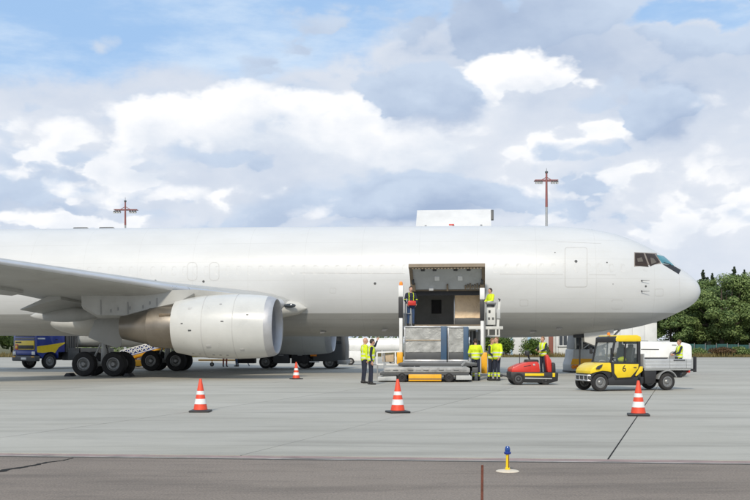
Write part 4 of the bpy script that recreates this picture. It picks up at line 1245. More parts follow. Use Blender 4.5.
# floodlight masts
M['mast_red'] = mat('mast_red_paint', (0.27, 0.095, 0.09), 0.6, dirt=.3)
M['mast_grey'] = mat('galvanised_mast', (0.36, 0.37, 0.38), 0.55)
def mast(label, px, Y, ytop, yarm, ysplit):
    z = lambda py: 1.5 - (py - 344) * Y / 1000
    u = Y / 1000
    root = thing('floodlight_mast', label, 'light mast', ((px - 375) * u, Y, 0), 0, 'floodlight masts behind the airliner')
    b = MB(); b.tube((0, 0, 0), (0, 0, z(ysplit)), .22, .15, 12); b.build('lower_pole', M['mast_grey'], root)
    b = MB(); b.tube((0, 0, z(ysplit)), (0, 0, z(ytop + 5)), .17, .12, 12); b.build('upper_pole', M['mast_red'], root)
    b = MB(); b.tube((0, 0, z(ytop + 5)), (0, 0, z(ytop + 3.4)), .2, .2, 10); b.tube((0, 0, z(ytop + 3.4)), (0, 0, z(ytop)), .045, .02, 6); b.build('obstruction_light', M['dgrey'], root)
    b = MB(); b.tube((-11.5 * u, 0, z(yarm)), (11.8 * u, 0, z(yarm)), .07, None, 8); b.tube((-11.5 * u, .9, z(yarm)), (11.8 * u, .9, z(yarm)), .07, None, 8)
    for k in (-1, 1): b.tube((k * 11 * u, 0, z(yarm)), (k * 11 * u, .9, z(yarm)), .06, None, 6); b.tube((k * 5 * u, 0, z(yarm)), (0, 0, z(yarm - 3)), .05, None, 6)
    b.build('crossarm', M['mast_red'], root)
    for k in (-1, 1):
        for j in range(3):
            xx = k * (5.2 + 2.6 * j) * u
            b = MB(); b.box((xx, -.25, z(yarm + 2.6)), (2.0 * u, .4, 1.7 * u), (Vector((1, 0, 0)), R(-28)), .04)
            b.tube((xx, 0, z(yarm)), (xx, -.1, z(yarm + 2)), .04, None, 6)
            fl = b.build('floodlight', M['dgrey'], root)
            b = MB(); b.box((xx, -.44, z(yarm + 3.4)), (1.9 * u, .04, 1.7 * u), (Vector((1, 0, 0)), R(-28)), 0); b.build('lamp_glass', M['lgrey'], fl)
mast('red and grey floodlight mast rising behind the airliner forward of the raised white door', 546.5, 130, 168, 180, 207)
mast('dark red floodlight mast rising behind the rear of the airliner at left', 125.3, 172, 197, 209.5, 225)

# ------------------------------------------------------------------ vehicles and equipment
def mtx(root):
    return Matrix.Translation(root.location) @ root.rotation_euler.to_matrix().to_4x4()
def side(root, yn):
    """(px, py) -> local (x, z) on the vertical plane y = yn of a thing."""
    inv = mtx(root).inverted(); o = inv @ Vector((0, 0, 1.5)); r3 = inv.to_3x3()
    def f(px, py):
        d = r3 @ Vector(((px - 375) / 1000, 1, -(py - 344) / 1000))
        t = (yn - o.y) / d.y
        p = o + d * t
        return (p.x, p.z)
    return f
def wheels(parent, spots, R_, W, rim, rot=0.0, m_r=None):
    t, r = wheel_meshes(R_, W, rim)
    t0 = t.build('wheel', M['rubber'], None, 30); r0 = r.build('rim', m_r or M['alu'], None, 30)
    for i, p in enumerate(spots):
        t_ = t0 if i == 0 else t0.copy(); r_ = r0 if i == 0 else r0.copy()
        if i: col.objects.link(t_); col.objects.link(r_)
        t_.parent = parent; t_.location = p; t_.rotation_euler = (0, random.random() * 6, rot)
        r_.parent = t_; r_.location = (0, 0, 0)

M['wglass'] = glass('sky_painted_windscreen_glass', (0.30, 0.34, 0.35), 0.42)  # paler base colour paints in the sky reflected by the truck windscreen
# ---- yellow utility truck
G1, G2 = gnd(601, 391.3), gnd(668, 390.3)
tdir = (G1 - G2); trz = math.atan2(tdir.y, tdir.x)
left = Vector((math.cos(trz + math.pi / 2), math.sin(trz + math.pi / 2), 0))
HW = 0.62
tloc = (G1 + G2) / 2 - left * (HW - .09)
truck = thing('utility_truck', 'small yellow and black electric utility truck with grey flatbed, number 6 on its door', 'truck', tloc, trz)
T = side(truck, HW)
def tp(pts): return [T(*p) for p in pts]
wx0, wx1 = T(601, 383)[0], T(668, 383)[0]
WR = .280
wheels(truck, [(wx0, HW - .1, WR), (wx0, -HW + .1, WR), (wx1, HW - .1, WR), (wx1, -HW + .1, WR)], WR, .185, .165)
def arch(cx, cz, r, a0, a1, k=10): return [(cx + r * math.cos(R(a0 + (a1 - a0) * i / k)), cz + r * math.sin(R(a0 + (a1 - a0) * i / k))) for i in range(k + 1)]
fx = T(592.4, 371)[0]
hood = MB()
prof = tp([(592.6, 374.2), (592.4, 371.2), (594.2, 368.2), (598, 365.4), (603, 363.2), (611.5, 362.6), (613.3, 366), (613.4, 372.8), (609, 371.6), (603, 371.0), (597.5, 372.2)])
hood.prism(prof, -HW + .03, HW - .03, .022)
for v in hood.bm.verts:
    t = max(0, (v.co.x - wx0 - .05) / (fx - wx0)); v.co.y *= 1 - .20 * t
hood.build('hood', M['yellow'], truck)
b = MB(); b.prism(tp([(594.0, 374.4), (597.5, 372.5), (603, 371.3), (609, 371.9), (613.4, 373.1), (613.6, 379)]) + arch(wx0, WR + .0, WR + .035, 158, 28, 12), -HW + .06, HW - .06, .006); b.build('wheel_arch_liner', M['black'], truck)
b = MB(); cx = T(593.4, 376)[0]
b.box((cx - .02, 0, .42), (.16, .98, .17), None, .05); b.build('bumper', M['dgrey'], truck)
b = MB(); b.path([(cx - .05, -.46, .50), (cx + .08, -.40, .50), (cx + .08, .40, .50), (cx - .05, .46, .50)], .026, 8); b.path([(cx - .05, -.46, .34), (cx + .08, -.40, .34), (cx + .08, .40, .34), (cx - .05, .46, .34)], .026, 8)
for yy in (-.4, -.14, .14, .4): b.tube((cx + .08, yy, .34), (cx + .08, yy, .50), .02, None, 8)
b.build('bull_bar', M['steel'], truck)
for sg in (-1, 1):
    b = MB()
    hp = tp([(596.6, 368.8), (598.2, 366.2), (603.2, 364.2), (602, 367.2), (599.6, 369.4)])
    b.prism(hp, sg * (HW - .07), sg * (HW - .015), .008); b.build('headlight', M['dglass'], truck)
    b = MB(); b.ball((fx - .10, sg * .36, T(594, 370.5)[1]), (.05, .09, .05)); b.build('fog_light', M['glass'], truck)
b = MB(); b.prism(tp([(609, 385.5), (641.5, 385.5), (644, 383), (644, 377), (613, 376.5), (608.5, 379)]), -HW + .02, HW - .02, .015); b.build('sill', M['black'], truck)
b = MB(); b.prism(tp([(594, 381), (646, 381), (694, 372), (694, 368.9), (640, 370), (640, 377), (594, 377)]), -.3, .3, .01); b.build('chassis', M['black'], truck)
b = MB(); b.tube((wx0, -HW + .1, WR), (wx0, HW - .1, WR), .05, None, 10); b.tube((wx1, -HW + .1, WR), (wx1, HW - .1, WR), .06, None, 10); b.build('axle', M['black'], truck)
b = MB(); b.prism(tp([(606, 363.4), (612, 361.9), (612.6, 364.4), (608, 364.6)]), -HW + .06, HW - .06, .01); b.build('windscreen_cowl', M['black'], truck)
b = MB(); b.prism(tp([(593.4, 379.6), (593.0, 373.6), (597, 374.2), (595, 379.6)]), -HW + .12, HW - .12, .02); b.build('front_apron', M['black'], truck)
# cab
b = MB(); b.prism(tp([(616.2, 341.7), (616, 338), (618.0, 335.3), (637.5, 335.0), (641.6, 336.6), (641.8, 341.7)]), -HW + .02, HW - .02, .03); b.build('roof', M['yellow'], truck)
b = MB(); b.prism(tp([(614.0, 342.4), (614.3, 337.6), (617.4, 336.0), (617.4, 342.4)]), -HW + .03, HW - .03, .02); b.build('roof_visor', M['black'], truck)
bw = lambda p: Vector((T(*p)[0], 0, T(*p)[1]))
for sg in (-1, 1):
    y_ = sg * (HW - .05)
    o = Vector((0, y_, 0))
    b = MB(); b.bar(bw((611.2, 363.2)) + o, bw((615.4, 341.5)) + o, .055, .06); b.build('windscreen_pillar', M['black'], truck)
    b = MB(); b.bar(bw((613.2, 379)) + o, bw((612.0, 363.0)) + o, .05, .06); b.build('door_pillar', M['black'], truck)
    b = MB(); b.bar(bw((639.5, 384)) + o, bw((639.5, 341.5)) + o, .06, .10); b.build('rear_pillar', M['black'], truck)
    b = MB(); b.bar(bw((625.2, 363.5)) + o, bw((626.4, 341.8)) + o, .03, .05); b.build('window_divider', M['black'], truck)
    b = MB(); b.prism(tp([(612.6, 362.7), (640, 362.7), (640, 371), (632.5, 379), (615.5, 380), (612.4, 374)]), sg * (HW - .06), sg * (HW - .012), .008); fr_ = b.build('door_frame', M['black'], truck)
    b = MB(); b.prism(tp([(614.2, 364.0), (638.7, 364.0), (638.0, 368.8), (630.6, 377.2), (617.4, 377.9), (614.4, 373.2)]), sg * (HW - .014), sg * (HW + .012), .01); dr = b.build('door', M['yellow'], truck)
    b = MB(); b.prism(tp([(640.2, 366.5), (642.9, 366.5), (642.9, 370.8), (636.2, 376.5), (635.4, 375.2)]), sg * (HW - .04), sg * (HW - .002), .006); b.build('quarter_panel', M['yellow'], truck)
    b = MB(); b.box((T(634.8, 367.6)[0], sg * (HW + .018), T(634.8, 367.6)[1]), (.10, .02, .03), None, .006); b.build('handle', M['black'], dr)
    b = MB(); b.prism(tp([(617, 342), (625.0, 342), (624.4, 362.6), (613.6, 362.6)]), sg * (HW - .055), sg * (HW - .047)); b.build('side_window', M['glass'], truck)
    b = MB(); b.prism(tp([(627.4, 342), (637.6, 342), (637.6, 362.6), (626.6, 362.6)]), sg * (HW - .055), sg * (HW - .047)); b.build('side_window', M['glass'], truck)
    b = MB(); b.box(bw((613, 351)) + Vector((.07, sg * (HW + .06), 0)), (.06, .13, .2), None, .02); b.tube(bw((613, 354)) + Vector((0, sg * (HW - .04), 0)), bw((613, 352)) + Vector((.07, sg * (HW + .05), 0)), .012, None, 6); b.build('mirror', M['black'], truck)
    # painted number
    fc = bpy.data.curves.new('number', 'FONT'); fc.body = '6'; fc.size = .30; fc.extrude = .002; fc.align_x = 'CENTER'; fc.align_y = 'CENTER'
    tmp = bpy.data.objects.new('number', fc); col.objects.link(tmp)
    me = bpy.data.meshes.new_from_object(tmp.evaluated_get(bpy.context.evaluated_depsgraph_get()))
    bpy.data.objects.remove(tmp)
    no = link_mesh('number', me, M['black'], dr, None)
    xn, zn = T(624, 368.8)
    no.location = (xn, sg * (HW + .0165), zn); no.rotation_euler = (R(90), 0, R(180) if sg > 0 else 0)
b = MB()
a0, a1 = bw((611.3, 362.8)), bw((615.4, 341.8))
b.raw([a0 + Vector((0, -HW + .08, 0)), a0 + Vector((0, HW - .08, 0)), a1 + Vector((0, HW - .08, 0)), a1 + Vector((0, -HW + .08, 0))], [(0, 1, 2, 3)])
b.build('windscreen', M['wglass'], truck)
b = MB(); b.span((T(640.5, 360)[0] - .06, -HW + .1, .42), (T(640.5, 360)[0] - .02, HW - .1, 1.05)); b.span((T(640.5, 360)[0] - .06, -HW + .1, 1.5), (T(640.5, 360)[0] - .02, HW - .1, 1.6)); b.build('cab_back', M['black'], truck)
for yy in (-.28, .28):
    b = MB(); xs0 = T(632, 366)[0]
    b.box((xs0 + .12, yy, .80), (.42, .42, .14), None, .04); b.box((xs0 - .12, yy, 1.10), (.13, .42, .58), (Vector((0, 1, 0)), R(-8)), .04); b.box((xs0 - .15, yy, 1.42), (.09, .24, .14), None, .03); b.build('seat', M['dgrey'], truck)
b = MB(); b.prism(tp([(611.6, 362.6), (616, 362.6), (617.5, 366), (613.5, 372)]), -HW + .09, HW - .09, .01); b.build('dashboard', M['black'], truck)
b = MB()
sw = bw((619.5, 358.5)) + Vector((0, .28, 0)); ax_ = Vector((-.8, 0, .6)).normalized(); uu = Vector((0, 1, 0)); vv = ax_.cross(uu)
b.path([sw + (uu * math.cos(R(24 * k)) + vv * math.sin(R(24 * k))) * .17 for k in range(16)], .015, 6); b.tube(sw - uu * .17, sw + uu * .17, .012, None, 6); b.tube(sw, sw - ax_ * .35, .02, None, 8); b.build('steering_wheel', M['black'], truck)
b = MB(); b.lathe([(.001, .10), (.04, .09), (.05, .05), (.05, .0)], bw((617, 335.9)) + Vector((0, .1, .02)), (0, 0, 1), 14); b.build('beacon', M['orange_lens'], truck)
jk = MB(); jk.ball(bw((627, 360)) + Vector((0, .3, 0)), (.16, .12, .09)); jk.ball(bw((629, 359.5)) + Vector((0, .22, .02)), (.1, .14, .07))
tag(jk.build('folded_jacket', M['hivis']), 'crumpled fluorescent yellow jacket lying on the seat inside the truck cab', 'jacket')
jo = bpy.data.objects['folded_jacket']; jo.location = tloc; jo.rotation_euler = (0, 0, trz)
# flatbed
xa, za = T(645, 359.5); xb, zb2 = T(691, 368.6)
b = MB(); b.span((xa, -HW + .02, zb2 - .05), (xb, HW - .02, zb2 + .02)); b.build('bed_floor', M['lgrey'], truck)
M['bedalu'] = mat('brushed_bed_aluminium', (0.50, 0.51, 0.51), 0.45, metal=.3, dirt=.35, scale=3)
for sg in (-1, 1):
    for (p, q) in ((645.2, 669.6), (670.0, 686.2), (686.6, 691)):
        x0, x1 = T(p, 364)[0], T(q, 364)[0]
        for k in range(3):
            z0 = zb2 + (za - zb2) * k / 3 + .003; z1 = zb2 + (za - zb2) * (k + 1) / 3 - .003
            b = MB(); b.span((x0, sg * (HW - .02), z0), (x1, sg * (HW + .012), z1), .004); b.build('side_board', M['bedalu'], truck)
    b = MB(); b.box((T(679, 360)[0], sg * (HW + .02), za - .03), (.42, .02, .035), None, .004); b.build('catch', M['dgrey'], truck)
b = MB(); b.span((xa - .0, -HW + .03, zb2 + .02), (xa + .03, HW - .03, 1.18), .004); b.build('headboard', M['bedalu'], truck)
b = MB(); b.span((xb - .03, -HW + .03, zb2 + .02), (xb, HW - .03, za), .004); b.build('tailboard', M['bedalu'], truck)
b = MB(); b.prism(tp([(644.8, 369.2), (657.5, 369.2), (656.5, 383), (646, 384)]), -HW + .04, HW - .04, .02); b.build('battery_box', M['black'], truck)
for sg in (-1, 1):
    b = MB(); ar = arch(wx1, WR + .01, WR + .05, 12, 158, 12); ar2 = arch(wx1, WR + .01, WR + .085, 158, 12, 12)
    b.prism(ar + ar2, sg * (HW - .22), sg * (HW + .0), .004); b.build('mudguard', M['grey'], truck)
b = MB(); yo = Vector((0, HW - .1, 0)); b.bar(bw((684, 370.2)) + yo, bw((697, 370.2)) + yo, .1, .07); b.bar(bw((696.6, 372)) + yo, bw((696.6, 356.8)) + yo, .09, .07); b.bar(bw((696.6, 370)) + yo, bw((696.6, 370)) - yo, .06, .07); b.bar(bw((696.6, 372)) - yo, bw((696.6, 357.5)) - yo, .09, .07); b.bar(bw((694.5, 370)) + Vector((0, -.35, 0)), bw((694.5, 370)) + Vector((0, .35, 0)), .06, .08)
for yy in (-.35, .35): b.bar(bw((688, 370)) + Vector((0, yy, 0)), bw((694.5, 370)) + Vector((0, yy, 0)), .05, .06)
b.build('tow_frame', M['black'], truck)
b = MB(); b.box(bw((684, 374.5)) , (.26, .5, .22), None, .03); b.build('rear_box', M['black'], truck)
for sg in (-1, 1):
    b = MB(); b.box(bw((690.3, 371.5)) + Vector((0, sg * .5, 0)), (.05, .16, .08), None, .01); b.build('tail_light', M['red'], truck)

# ---- red electric tow tractor
tr = thing('tow_tractor', 'small red stand-on electric tow tractor with a yellow stripe, in front of the white building', 'tractor', (at(534.5, 384, 36.95)), R(180 + 4))
tr.location.z = 0
T = side(tr, .42)
b = MB(); b.prism(tp([(511.8, 372.4), (512, 369), (513.5, 367.4), (521, 364), (529, 362), (537.5, 361.7), (539.5, 364), (540.4, 372.4)]), -.40, .40, .03); hood_ = b.build('hood', M['red'], tr)
b = MB(); b.prism(tp([(533, 363.8), (535, 363.8), (535.4, 365.6), (533.4, 365.6)]), .395, .412, .004); b.build('hood_highlight', M['lgrey'], hood_)  # light grey patch standing for a small highlight on the hood
b = MB(); b.prism(tp([(524, 366.2), (531, 365.2), (531, 365.8), (524, 366.8)]), .395, .408, .002); b.build('hood_vent', M['black'], hood_)
b = MB(); b.prism(tp([(511, 378), (511, 372.0), (557, 372.4), (558.5, 373.5), (558, 381), (551, 383), (516, 382.5)]), -.42, .42, .02); b.build('chassis', M['black'], tr)
b = MB(); b.prism(tp([(525, 373.4), (544, 373.4), (544, 376.0), (525, 376.0)]), -.436, .436, .004); b.build('side_stripe', M['yellow'], tr)
b = MB(); b.prism(tp([(525, 377.6), (552, 378.2), (552, 379.2), (525, 378.8)]), -.434, .434, .002); b.build('trim_strip', M['lgrey'], tr)
b = MB(); b.prism(tp([(548.6, 372.4), (547.2, 362), (546.8, 355.5), (548.4, 354.4), (550.2, 357), (552.4, 361), (552.8, 372.4)]), -.30, .30, .025); b.build('backrest', M['red'], tr)
b = MB(); b.prism(tp([(552.4, 372.4), (552.6, 364), (554.6, 362.5), (556, 364), (556.4, 372.4)]), -.34, .34, .02); b.build('battery_cover', M['black'], tr)
b = MB(); b.prism(tp([(552.5, 373), (555, 373), (555, 377), (552.5, 377)]), .424, .44, .002); b.build('marker_plate', M['yellow'], tr)
b = MB(); px_ = lambda p, y=0: Vector((T(*p)[0], y, T(*p)[1]))
b.tube(px_((533, 362.5)), px_((530.5, 355)), .03, None, 8); b.box(px_((529.5, 353.5)), (.13, .30, .17), None, .03); b.tube(px_((531.5, 352), -.2), px_((531.5, 352), .2), .018, None, 8); b.prism(tp([(527.5, 362.6), (528.5, 359.6), (539.5, 359.8), (540, 362.6)]), -.28, .28, .02); b.build('steering_column', M['black'], tr)
b = MB(); b.tube(px_((522, 364)), px_((522, 354.5)), .012, None, 6); b.ball(px_((522, 354.2)), .025); b.build('marker_rod', M['black'], tr)
b = MB(); b.tube(px_((511, 377)), px_((504, 376)), .025, None, 8); b.box(px_((503.5, 376)), (.08, .12, .10), None, .02); b.build('tow_hitch', M['black'], tr)
w0, w1 = T(518.5, 380)[0], T(546, 380)[0]
wheels(tr, [(w0, .36, .225), (w0, -.36, .225)], .225, .15, .12, m_r=M['dgrey'])
wheels(tr, [(w1, .36, .175), (w1, -.36, .175)], .175, .14, .09, m_r=M['dgrey'])

# ---- grey crew van with an orange band
van = thing('crew_van', 'grey van with an orange band and large side windows, parked under the airliner nose', 'van', at(598, 375, 53.2), 0)
van.location.z = 0
T = side(van, -1.1)
b = MB(); b.prism(tp([(571, 371.5), (570.6, 365), (572.5, 358.2), (573.5, 350), (574.2, 349.4), (605, 349.4), (605.5, 371.5)]), -1.1, 1.1, .04); b.build('body', M['lgrey'], van)
b = MB(); b.prism(tp([(574, 349.2), (575.4, 334), (574, 331.5), (602, 331.5), (604, 334), (604.5, 349.2)]), -1.02, 1.02, .05); b.build('upper_body', M['grey'], van)
b = MB(); b.prism(tp([(572.3, 358.8), (605.6, 358.8), (605.6, 364.6), (570.7, 364.6)]), -1.114, -1.095); b.build('side_stripe', M['amber'], van)
for a, c in ((576.2, 581.4), (583.2, 597.5)):
    b = MB(); b.prism(tp([(a, 337.5), (c, 337.5), (c, 348.8), (a, 348.8)]), -1.045, -1.015, .004); wnd = b.build('window', M['dglass'], van)
    if a == 583.2:
        for p, q in (((583.5, 338), (597.2, 348.5)), ((583.5, 348.5), (597.2, 338))):
            b = MB(); b.bar(px_(p, -1.06), px_(q, -1.06), .05, .05); b.build('brace', M['lgrey'], wnd)
for a in (575.6, 582.3, 598.5):
    b = MB(); b.prism(tp([(a - .6, 336.5), (a + .6, 336.5), (a + .6, 349.4), (a - .6, 349.4)]), -1.07, -1.02, .004); b.build('window_post', M['offwhite'], van)
b = MB(); b.prism(tp([(570, 371), (606, 371), (606, 373.8), (570.6, 373.8)]), -1.08, 1.08, .02); b.build('bumper', M['black'], van)
for a in (573.4, 577.0):
    b = MB(); b.lathe([(.001, .03), (.09, .025), (.11, 0), (.11, -.05)], px_((a, 367), -1.1), (0, -1, 0), 16); b.build('marker_lamp', M['orange_lens'], van)
w0, w1 = T(574.5, 372)[0], T(599, 372)[0]
wheels(van, [(w0 + .15, -.86, .3), (w0 + .15, .86, .3), (w1, -.86, .3), (w1, .86, .3)], .3, .2, .18)

# ---- low white pushback tug behind the flatbed
pt = thing('pushback_tug', 'low white pushback tug parked beyond the flatbed of the yellow truck', 'tug', at(666, 375, 46.7), 0)
pt.location.z = 0
T = side(pt, -1.1)
b = MB(); b.prism(tp([(640, 374.5), (640, 341.4), (683, 342.2), (690.6, 344.4), (692, 346.5), (692.2, 358), (690.5, 366), (687, 374.5)]), -1.1, 1.1, .06); b.build('body', M['white'], pt)
b = MB(); b.prism(tp([(641, 349), (659, 349.2), (659, 350), (641, 349.8)]), -1.106, -1.09); b.build('grille_slot', M['black'], pt)
b = MB(); b.prism(tp([(667.5, 361), (670, 352.8), (672, 351.4), (676.5, 351.4), (677.5, 361)]), -1.14, -1.08, .01); b.build('step_guard', M['grey'], pt)
b = MB(); b.prism(tp([(641, 357.5), (668, 357.5), (667, 360.5), (641, 360.5)]), -1.112, -1.09); b.build('lower_slot', M['black'], pt)
b = MB(); b.span((T(650, 341)[0], -.8, T(650, 342.2)[1]), (T(672, 341)[0], .9, T(650, 340.6)[1]), .02); b.build('top_cover', M['lgrey'], pt)
b = MB(); b.prism(tp([(672, 344.5), (676.5, 344.6), (676.5, 345.8), (672, 345.7)]), -1.106, -1.09); b.build('door_handle', M['grey'], pt)
w0, w1 = T(650, 372)[0], T(681, 372)[0]
wheels(pt, [(w0, -.98, .34), (w0, .92, .34), (w1, -.98, .34), (w1, .92, .34)], .34, .3, .18)

# ---- blue and yellow tank truck at far left
ta = math.atan2(-.79, -.61)
bt = thing('blue_tank_truck', 'blue truck with yellow grille and yellow side flash, parked beyond the main gear at left', 'truck', (-21.0, 60.0, 0), ta)
b = MB(); b.prism([(0, .95), (0, 1.9), (-.12, 3.1), (-.3, 3.25), (-1.95, 3.25), (-1.95, 1.0), (-1.5, 1.0)] + [(-.95 + .56 * math.cos(R(a)), .46 + .56 * math.sin(R(a))) for a in range(165, 14, -15)], -1.22, 1.22, .05); b.build('cab', M['blue'], bt)
b = MB(); b.span((.005, -1.02, 1.16), (.05, 1.0, 1.70), .01); gr = b.build('grille_panel', M['yellow'], bt)
b = MB(); b.span((.052, -.62, 1.2), (.065, .98, 1.42), .004); b.build('grille_slot', M['black'], gr)
b = MB(); b.span((.052, -.95, 1.16), (.068, -.66, 1.48), .004); b.build('fuel_emblem', M['red'], gr)
b = MB(); b.ball((.07, -.80, 1.31), (.012, .10, .10)); b.build('emblem_shell', M['yellow'], gr)
b = MB(); b.span((.052, -.9, 1.56), (.062, -.3, 1.64), .003); b.build('lettering_band', M['black'], gr)
b = MB(); b.span((-.03, -1.0, 1.78), (.02, 1.0, 1.86)); b.span((-.05, -1.02, 1.95), (.012, 1.02, 2.9), .02); b.build('windscreen', M['dglass'], bt)
b = MB(); b.box((-.05, 0, .64), (.34, 2.44, .34), None, .06); b.build('bumper', M['dgrey'], bt)
b = MB(); b.span((0.0, -1.15, .84), (.08, 1.15, 1.08), .03); b.build('lower_grille', M['blue'], bt)
for yy in (-.98, .98):
    b = MB(); b.box((.085, yy, .95), (.04, .32, .2), None, .02); b.build('headlight', M['white'], bt)
    b = MB(); b.box((.12, yy, .73), (.03, .3, .07), None, .01); b.build('indicator', M['amber'], bt)
b = MB(); b.box((.13, .05, .62), (.02, .52, .13), None, .004); b.build('number_plate', M['white'], bt)
for sg in (-1, 1):
    b = MB(); b.prism([(-.02, 1.0), (-.02, 1.36), (-.9, 1.46), (-1.93, 1.60), (-1.93, 1.53), (-1.5, 1.30)] + [(-.95 + .57 * math.cos(R(a)), .46 + .57 * math.sin(R(a))) for a in range(120, 60, -15)] + [(-.4, .97)], sg * 1.2, sg * 1.235); b.build('side_flash', M['yellow'], bt)
    b = MB(); b.span((-.55, sg * 1.225, 1.78), (-.05 - .0, sg * 1.24, 1.86), .002); b.build('name_strip', M['white'], bt)
    b = MB(); b.span((-1.7, sg * 1.215, 2.0), (-.35, sg * 1.232, 2.9), .01); b.build('door_window', M['dglass'], bt)
    b = MB(); b.box((-1.7, sg * 1.24, 2.2), (.24, .012, .3), None, 0); b.build('warning_label', M['white'], bt)
    b = MB(); b.box((-1.35, sg * 1.235, 1.78), (.16, .03, .04), None, .005); b.build('door_handle', M['black'], bt)
    b = MB(); b.box((.12, sg * 1.4, 2.35), (.12, .2, .5), None, .03); b.bar((0, sg * 1.2, 2.5), (.1, sg * 1.36, 2.5), .03, .03); b.build('mirror', M['black'], bt)
b = MB(); b.span((-9.2, -.45, .72), (-.4, .45, .98)); b.build('chassis', M['black'], bt)
for x0, x1 in ((-3.0, -2.2), (-4.3, -3.15), (-5.6, -4.5)):
    for sg in (-1, 1):
        b = MB(); b.span((x0, sg * .55, .5), (x1, sg * 1.18, 1.25), .03); b.build('equipment_locker', M['dgrey'], bt)
b = MB(); b.span((-2.75, -1.15, 1.0), (-2.05, 1.15, 2.9), .03)
for k in range(5): b.span((-2.9 + .17 * k, 1.16, 1.1), (-2.84 + .17 * k, 1.2, 2.6))
b.build('pump_cabinet', M['dgrey'], bt)
b = MB(); rr_ = [[Vector((x_, 1.16 * s_ * math.copysign(abs(math.cos(R(15 * i))) ** .7, math.cos(R(15 * i))), 2.15 + .85 * s_ * math.copysign(abs(math.sin(R(15 * i))) ** .7, math.sin(R(15 * i))))) for i in range(24)] for x_, s_ in ((-2.9, .9), (-3.05, 1), (-9.0, 1), (-9.15, .9))]
b.loft(rr_); b.build('tank', M['offwhite'], bt)
wheels(bt, [(-.95, 1.02, .46), (-.95, -1.02, .46), (-6.4, .98, .46), (-6.4, -.98, .46), (-7.7, .98, .46), (-7.7, -.98, .46)], .46, .30, .27)

# ---- white tank truck seen between the engines
ft = thing('fuel_truck', 'dark chassis of a white tank truck seen under the far engine', 'truck', (at(347.5, 368, 61.5)).to_tuple()[:2] + (0,), R(-4))
b = MB(); b.span((-7.6, -1.2, .95), (-2.3, 1.2, 2.7), .15); b.build('tank', M['offwhite'], ft)
b = MB(); b.span((-7.6, -.5, .62), (-.2, .5, .94)); b.build('chassis', M['black'], ft)
b = MB(); b.prism([(-.02, .45), (0, 1.4), (-.15, 2.6), (-2.0, 2.6), (-2.0, .45)], -1.15, 1.15, .05); b.build('cab', M['dgrey'], ft)
b = MB(); b.prism([(-.25, 1.5), (-.33, 2.4), (-1.6, 2.4), (-1.6, 1.5)], -1.17, 1.17, .01); b.build('cab_window', M['dglass'], ft)
b = MB(); b.span((-.5, -1.2, .28), (.06, 1.2, .52), .03); b.build('bumper', M['grey'], ft)
for x0, x1, m_ in ((-3.3, -2.25, 'black'), (-4.4, -3.45, 'dgrey'), (-6.6, -5.55, 'black')):
    b = MB(); b.span((x0, -1.18, .32), (x1, -.55, .92), .03); lk_ = b.build('locker', M[m_], ft)
    b = MB(); b.box(((x0 + x1) / 2, -1.19, .82), (.3, .02, .04)); b.build('latch', M['lgrey'], lk_)
b = MB(); b.span((-2.15, -1.2, .75), (-1.75, -1.17, .86), .005); b.build('marker_lamp', M['orange_lens'], ft)
b = MB(); b.span((-2.2, -1.2, .38), (-1.6, -1.165, .46), .003); b.build('pale_stencil_strip', M['white'], ft)
wheels(ft, [(-4.9, -.98, .4), (-4.9, .98, .4), (-2.55, -.98, .4), (-2.55, .98, .4), (-1.0, -.98, .4), (-1.0, .98, .4)], .4, .3, .25)

# ---- yellow belt loader seen between the two main gears
bl_ = thing('belt_loader', 'yellow belt loader with white lattice railings between the main landing gears', 'belt loader', (at(132, 366, 62)).to_tuple()[:2] + (0,), 0)
T = side(bl_, -.5)
b = MB(); b.prism(tp([(128, 357), (166, 346.2), (166, 348.6), (132, 359)]), -.5, .5, .02); b.build('conveyor_boom', M['amber'], bl_)
b = MB(); b.prism(tp([(118, 366), (120, 359), (150, 361), (152, 366)]), -.75, .75, .03); b.build('chassis', M['amber'], bl_)
for yy in (-.52, .52):
    b = MB()
    for p, q in (((120, 351), (158, 341)), ((122, 357.5), (162, 346.5)), ((121, 354), (160, 344))): b.bar(px_(p, yy), px_(q, yy), .05, .05)
    for k in range(9):
        p, q = (120 + 4.4 * k, 357 - 1.2 * k), (124 + 4.4 * k, 350.4 - 1.15 * k); b.bar(px_(p, yy), px_(q, yy), .04, .05)
        b.bar(px_((124.4 + 4.4 * k, 356 - 1.2 * k), yy), px_((120 + 4.4 * k, 351.3 - 1.15 * k), yy), .04, .05)
    b.build('lattice_railing', M['white'], bl_)
    b = MB(); b.bar(px_((122, 354), yy * .9), px_((158, 344), yy * .9), .03, .42); b.build('railing_panel', M['blue'], bl_)
w0, w1 = T(123, 362)[0], T(147, 362)[0]
wheels(bl_, [(w0, -.6, .28), (w0, .6, .28), (w1, -.6, .28), (w1, .6, .28)], .28, .2, .15)

# ---- white cylinder trailer behind the two men at left
wt = thing('cylinder_trailer', 'long white horizontal cylinder on a low trailer behind the two talking men', 'trailer', (at(372, 361, 72)).to_tuple()[:2] + (0,), 0)
T = side(wt, -.6)
c0, c1 = T(338, 345)[0], T(404, 345)[0]
b = MB(); b.lathe([(.001, 0), (.3, .02), (.44, .1), (.46, .25), (.46, c1 - c0 - .25), (.44, c1 - c0 - .1), (.3, c1 - c0 - .02), (.001, c1 - c0)], (c0, 0, T(370, 345.6)[1]), (1, 0, 0), 28); b.build('cylinder', M['white'], wt)
b = MB(); b.span((c0, -.2, T(370, 339.8)[1]), (c1, .2, T(370, 338.2)[1]), .02); b.build('catwalk', M['white'], wt)
b = MB(); b.span((c0, -.6, T(370, 361)[1]), (T(361, 361)[0], .6, T(370, 351)[1]), .04); b.build('equipment_box', M['white'], wt)
b = MB(); b.span((c0, -.5, .42), (c1, .5, .58)); 
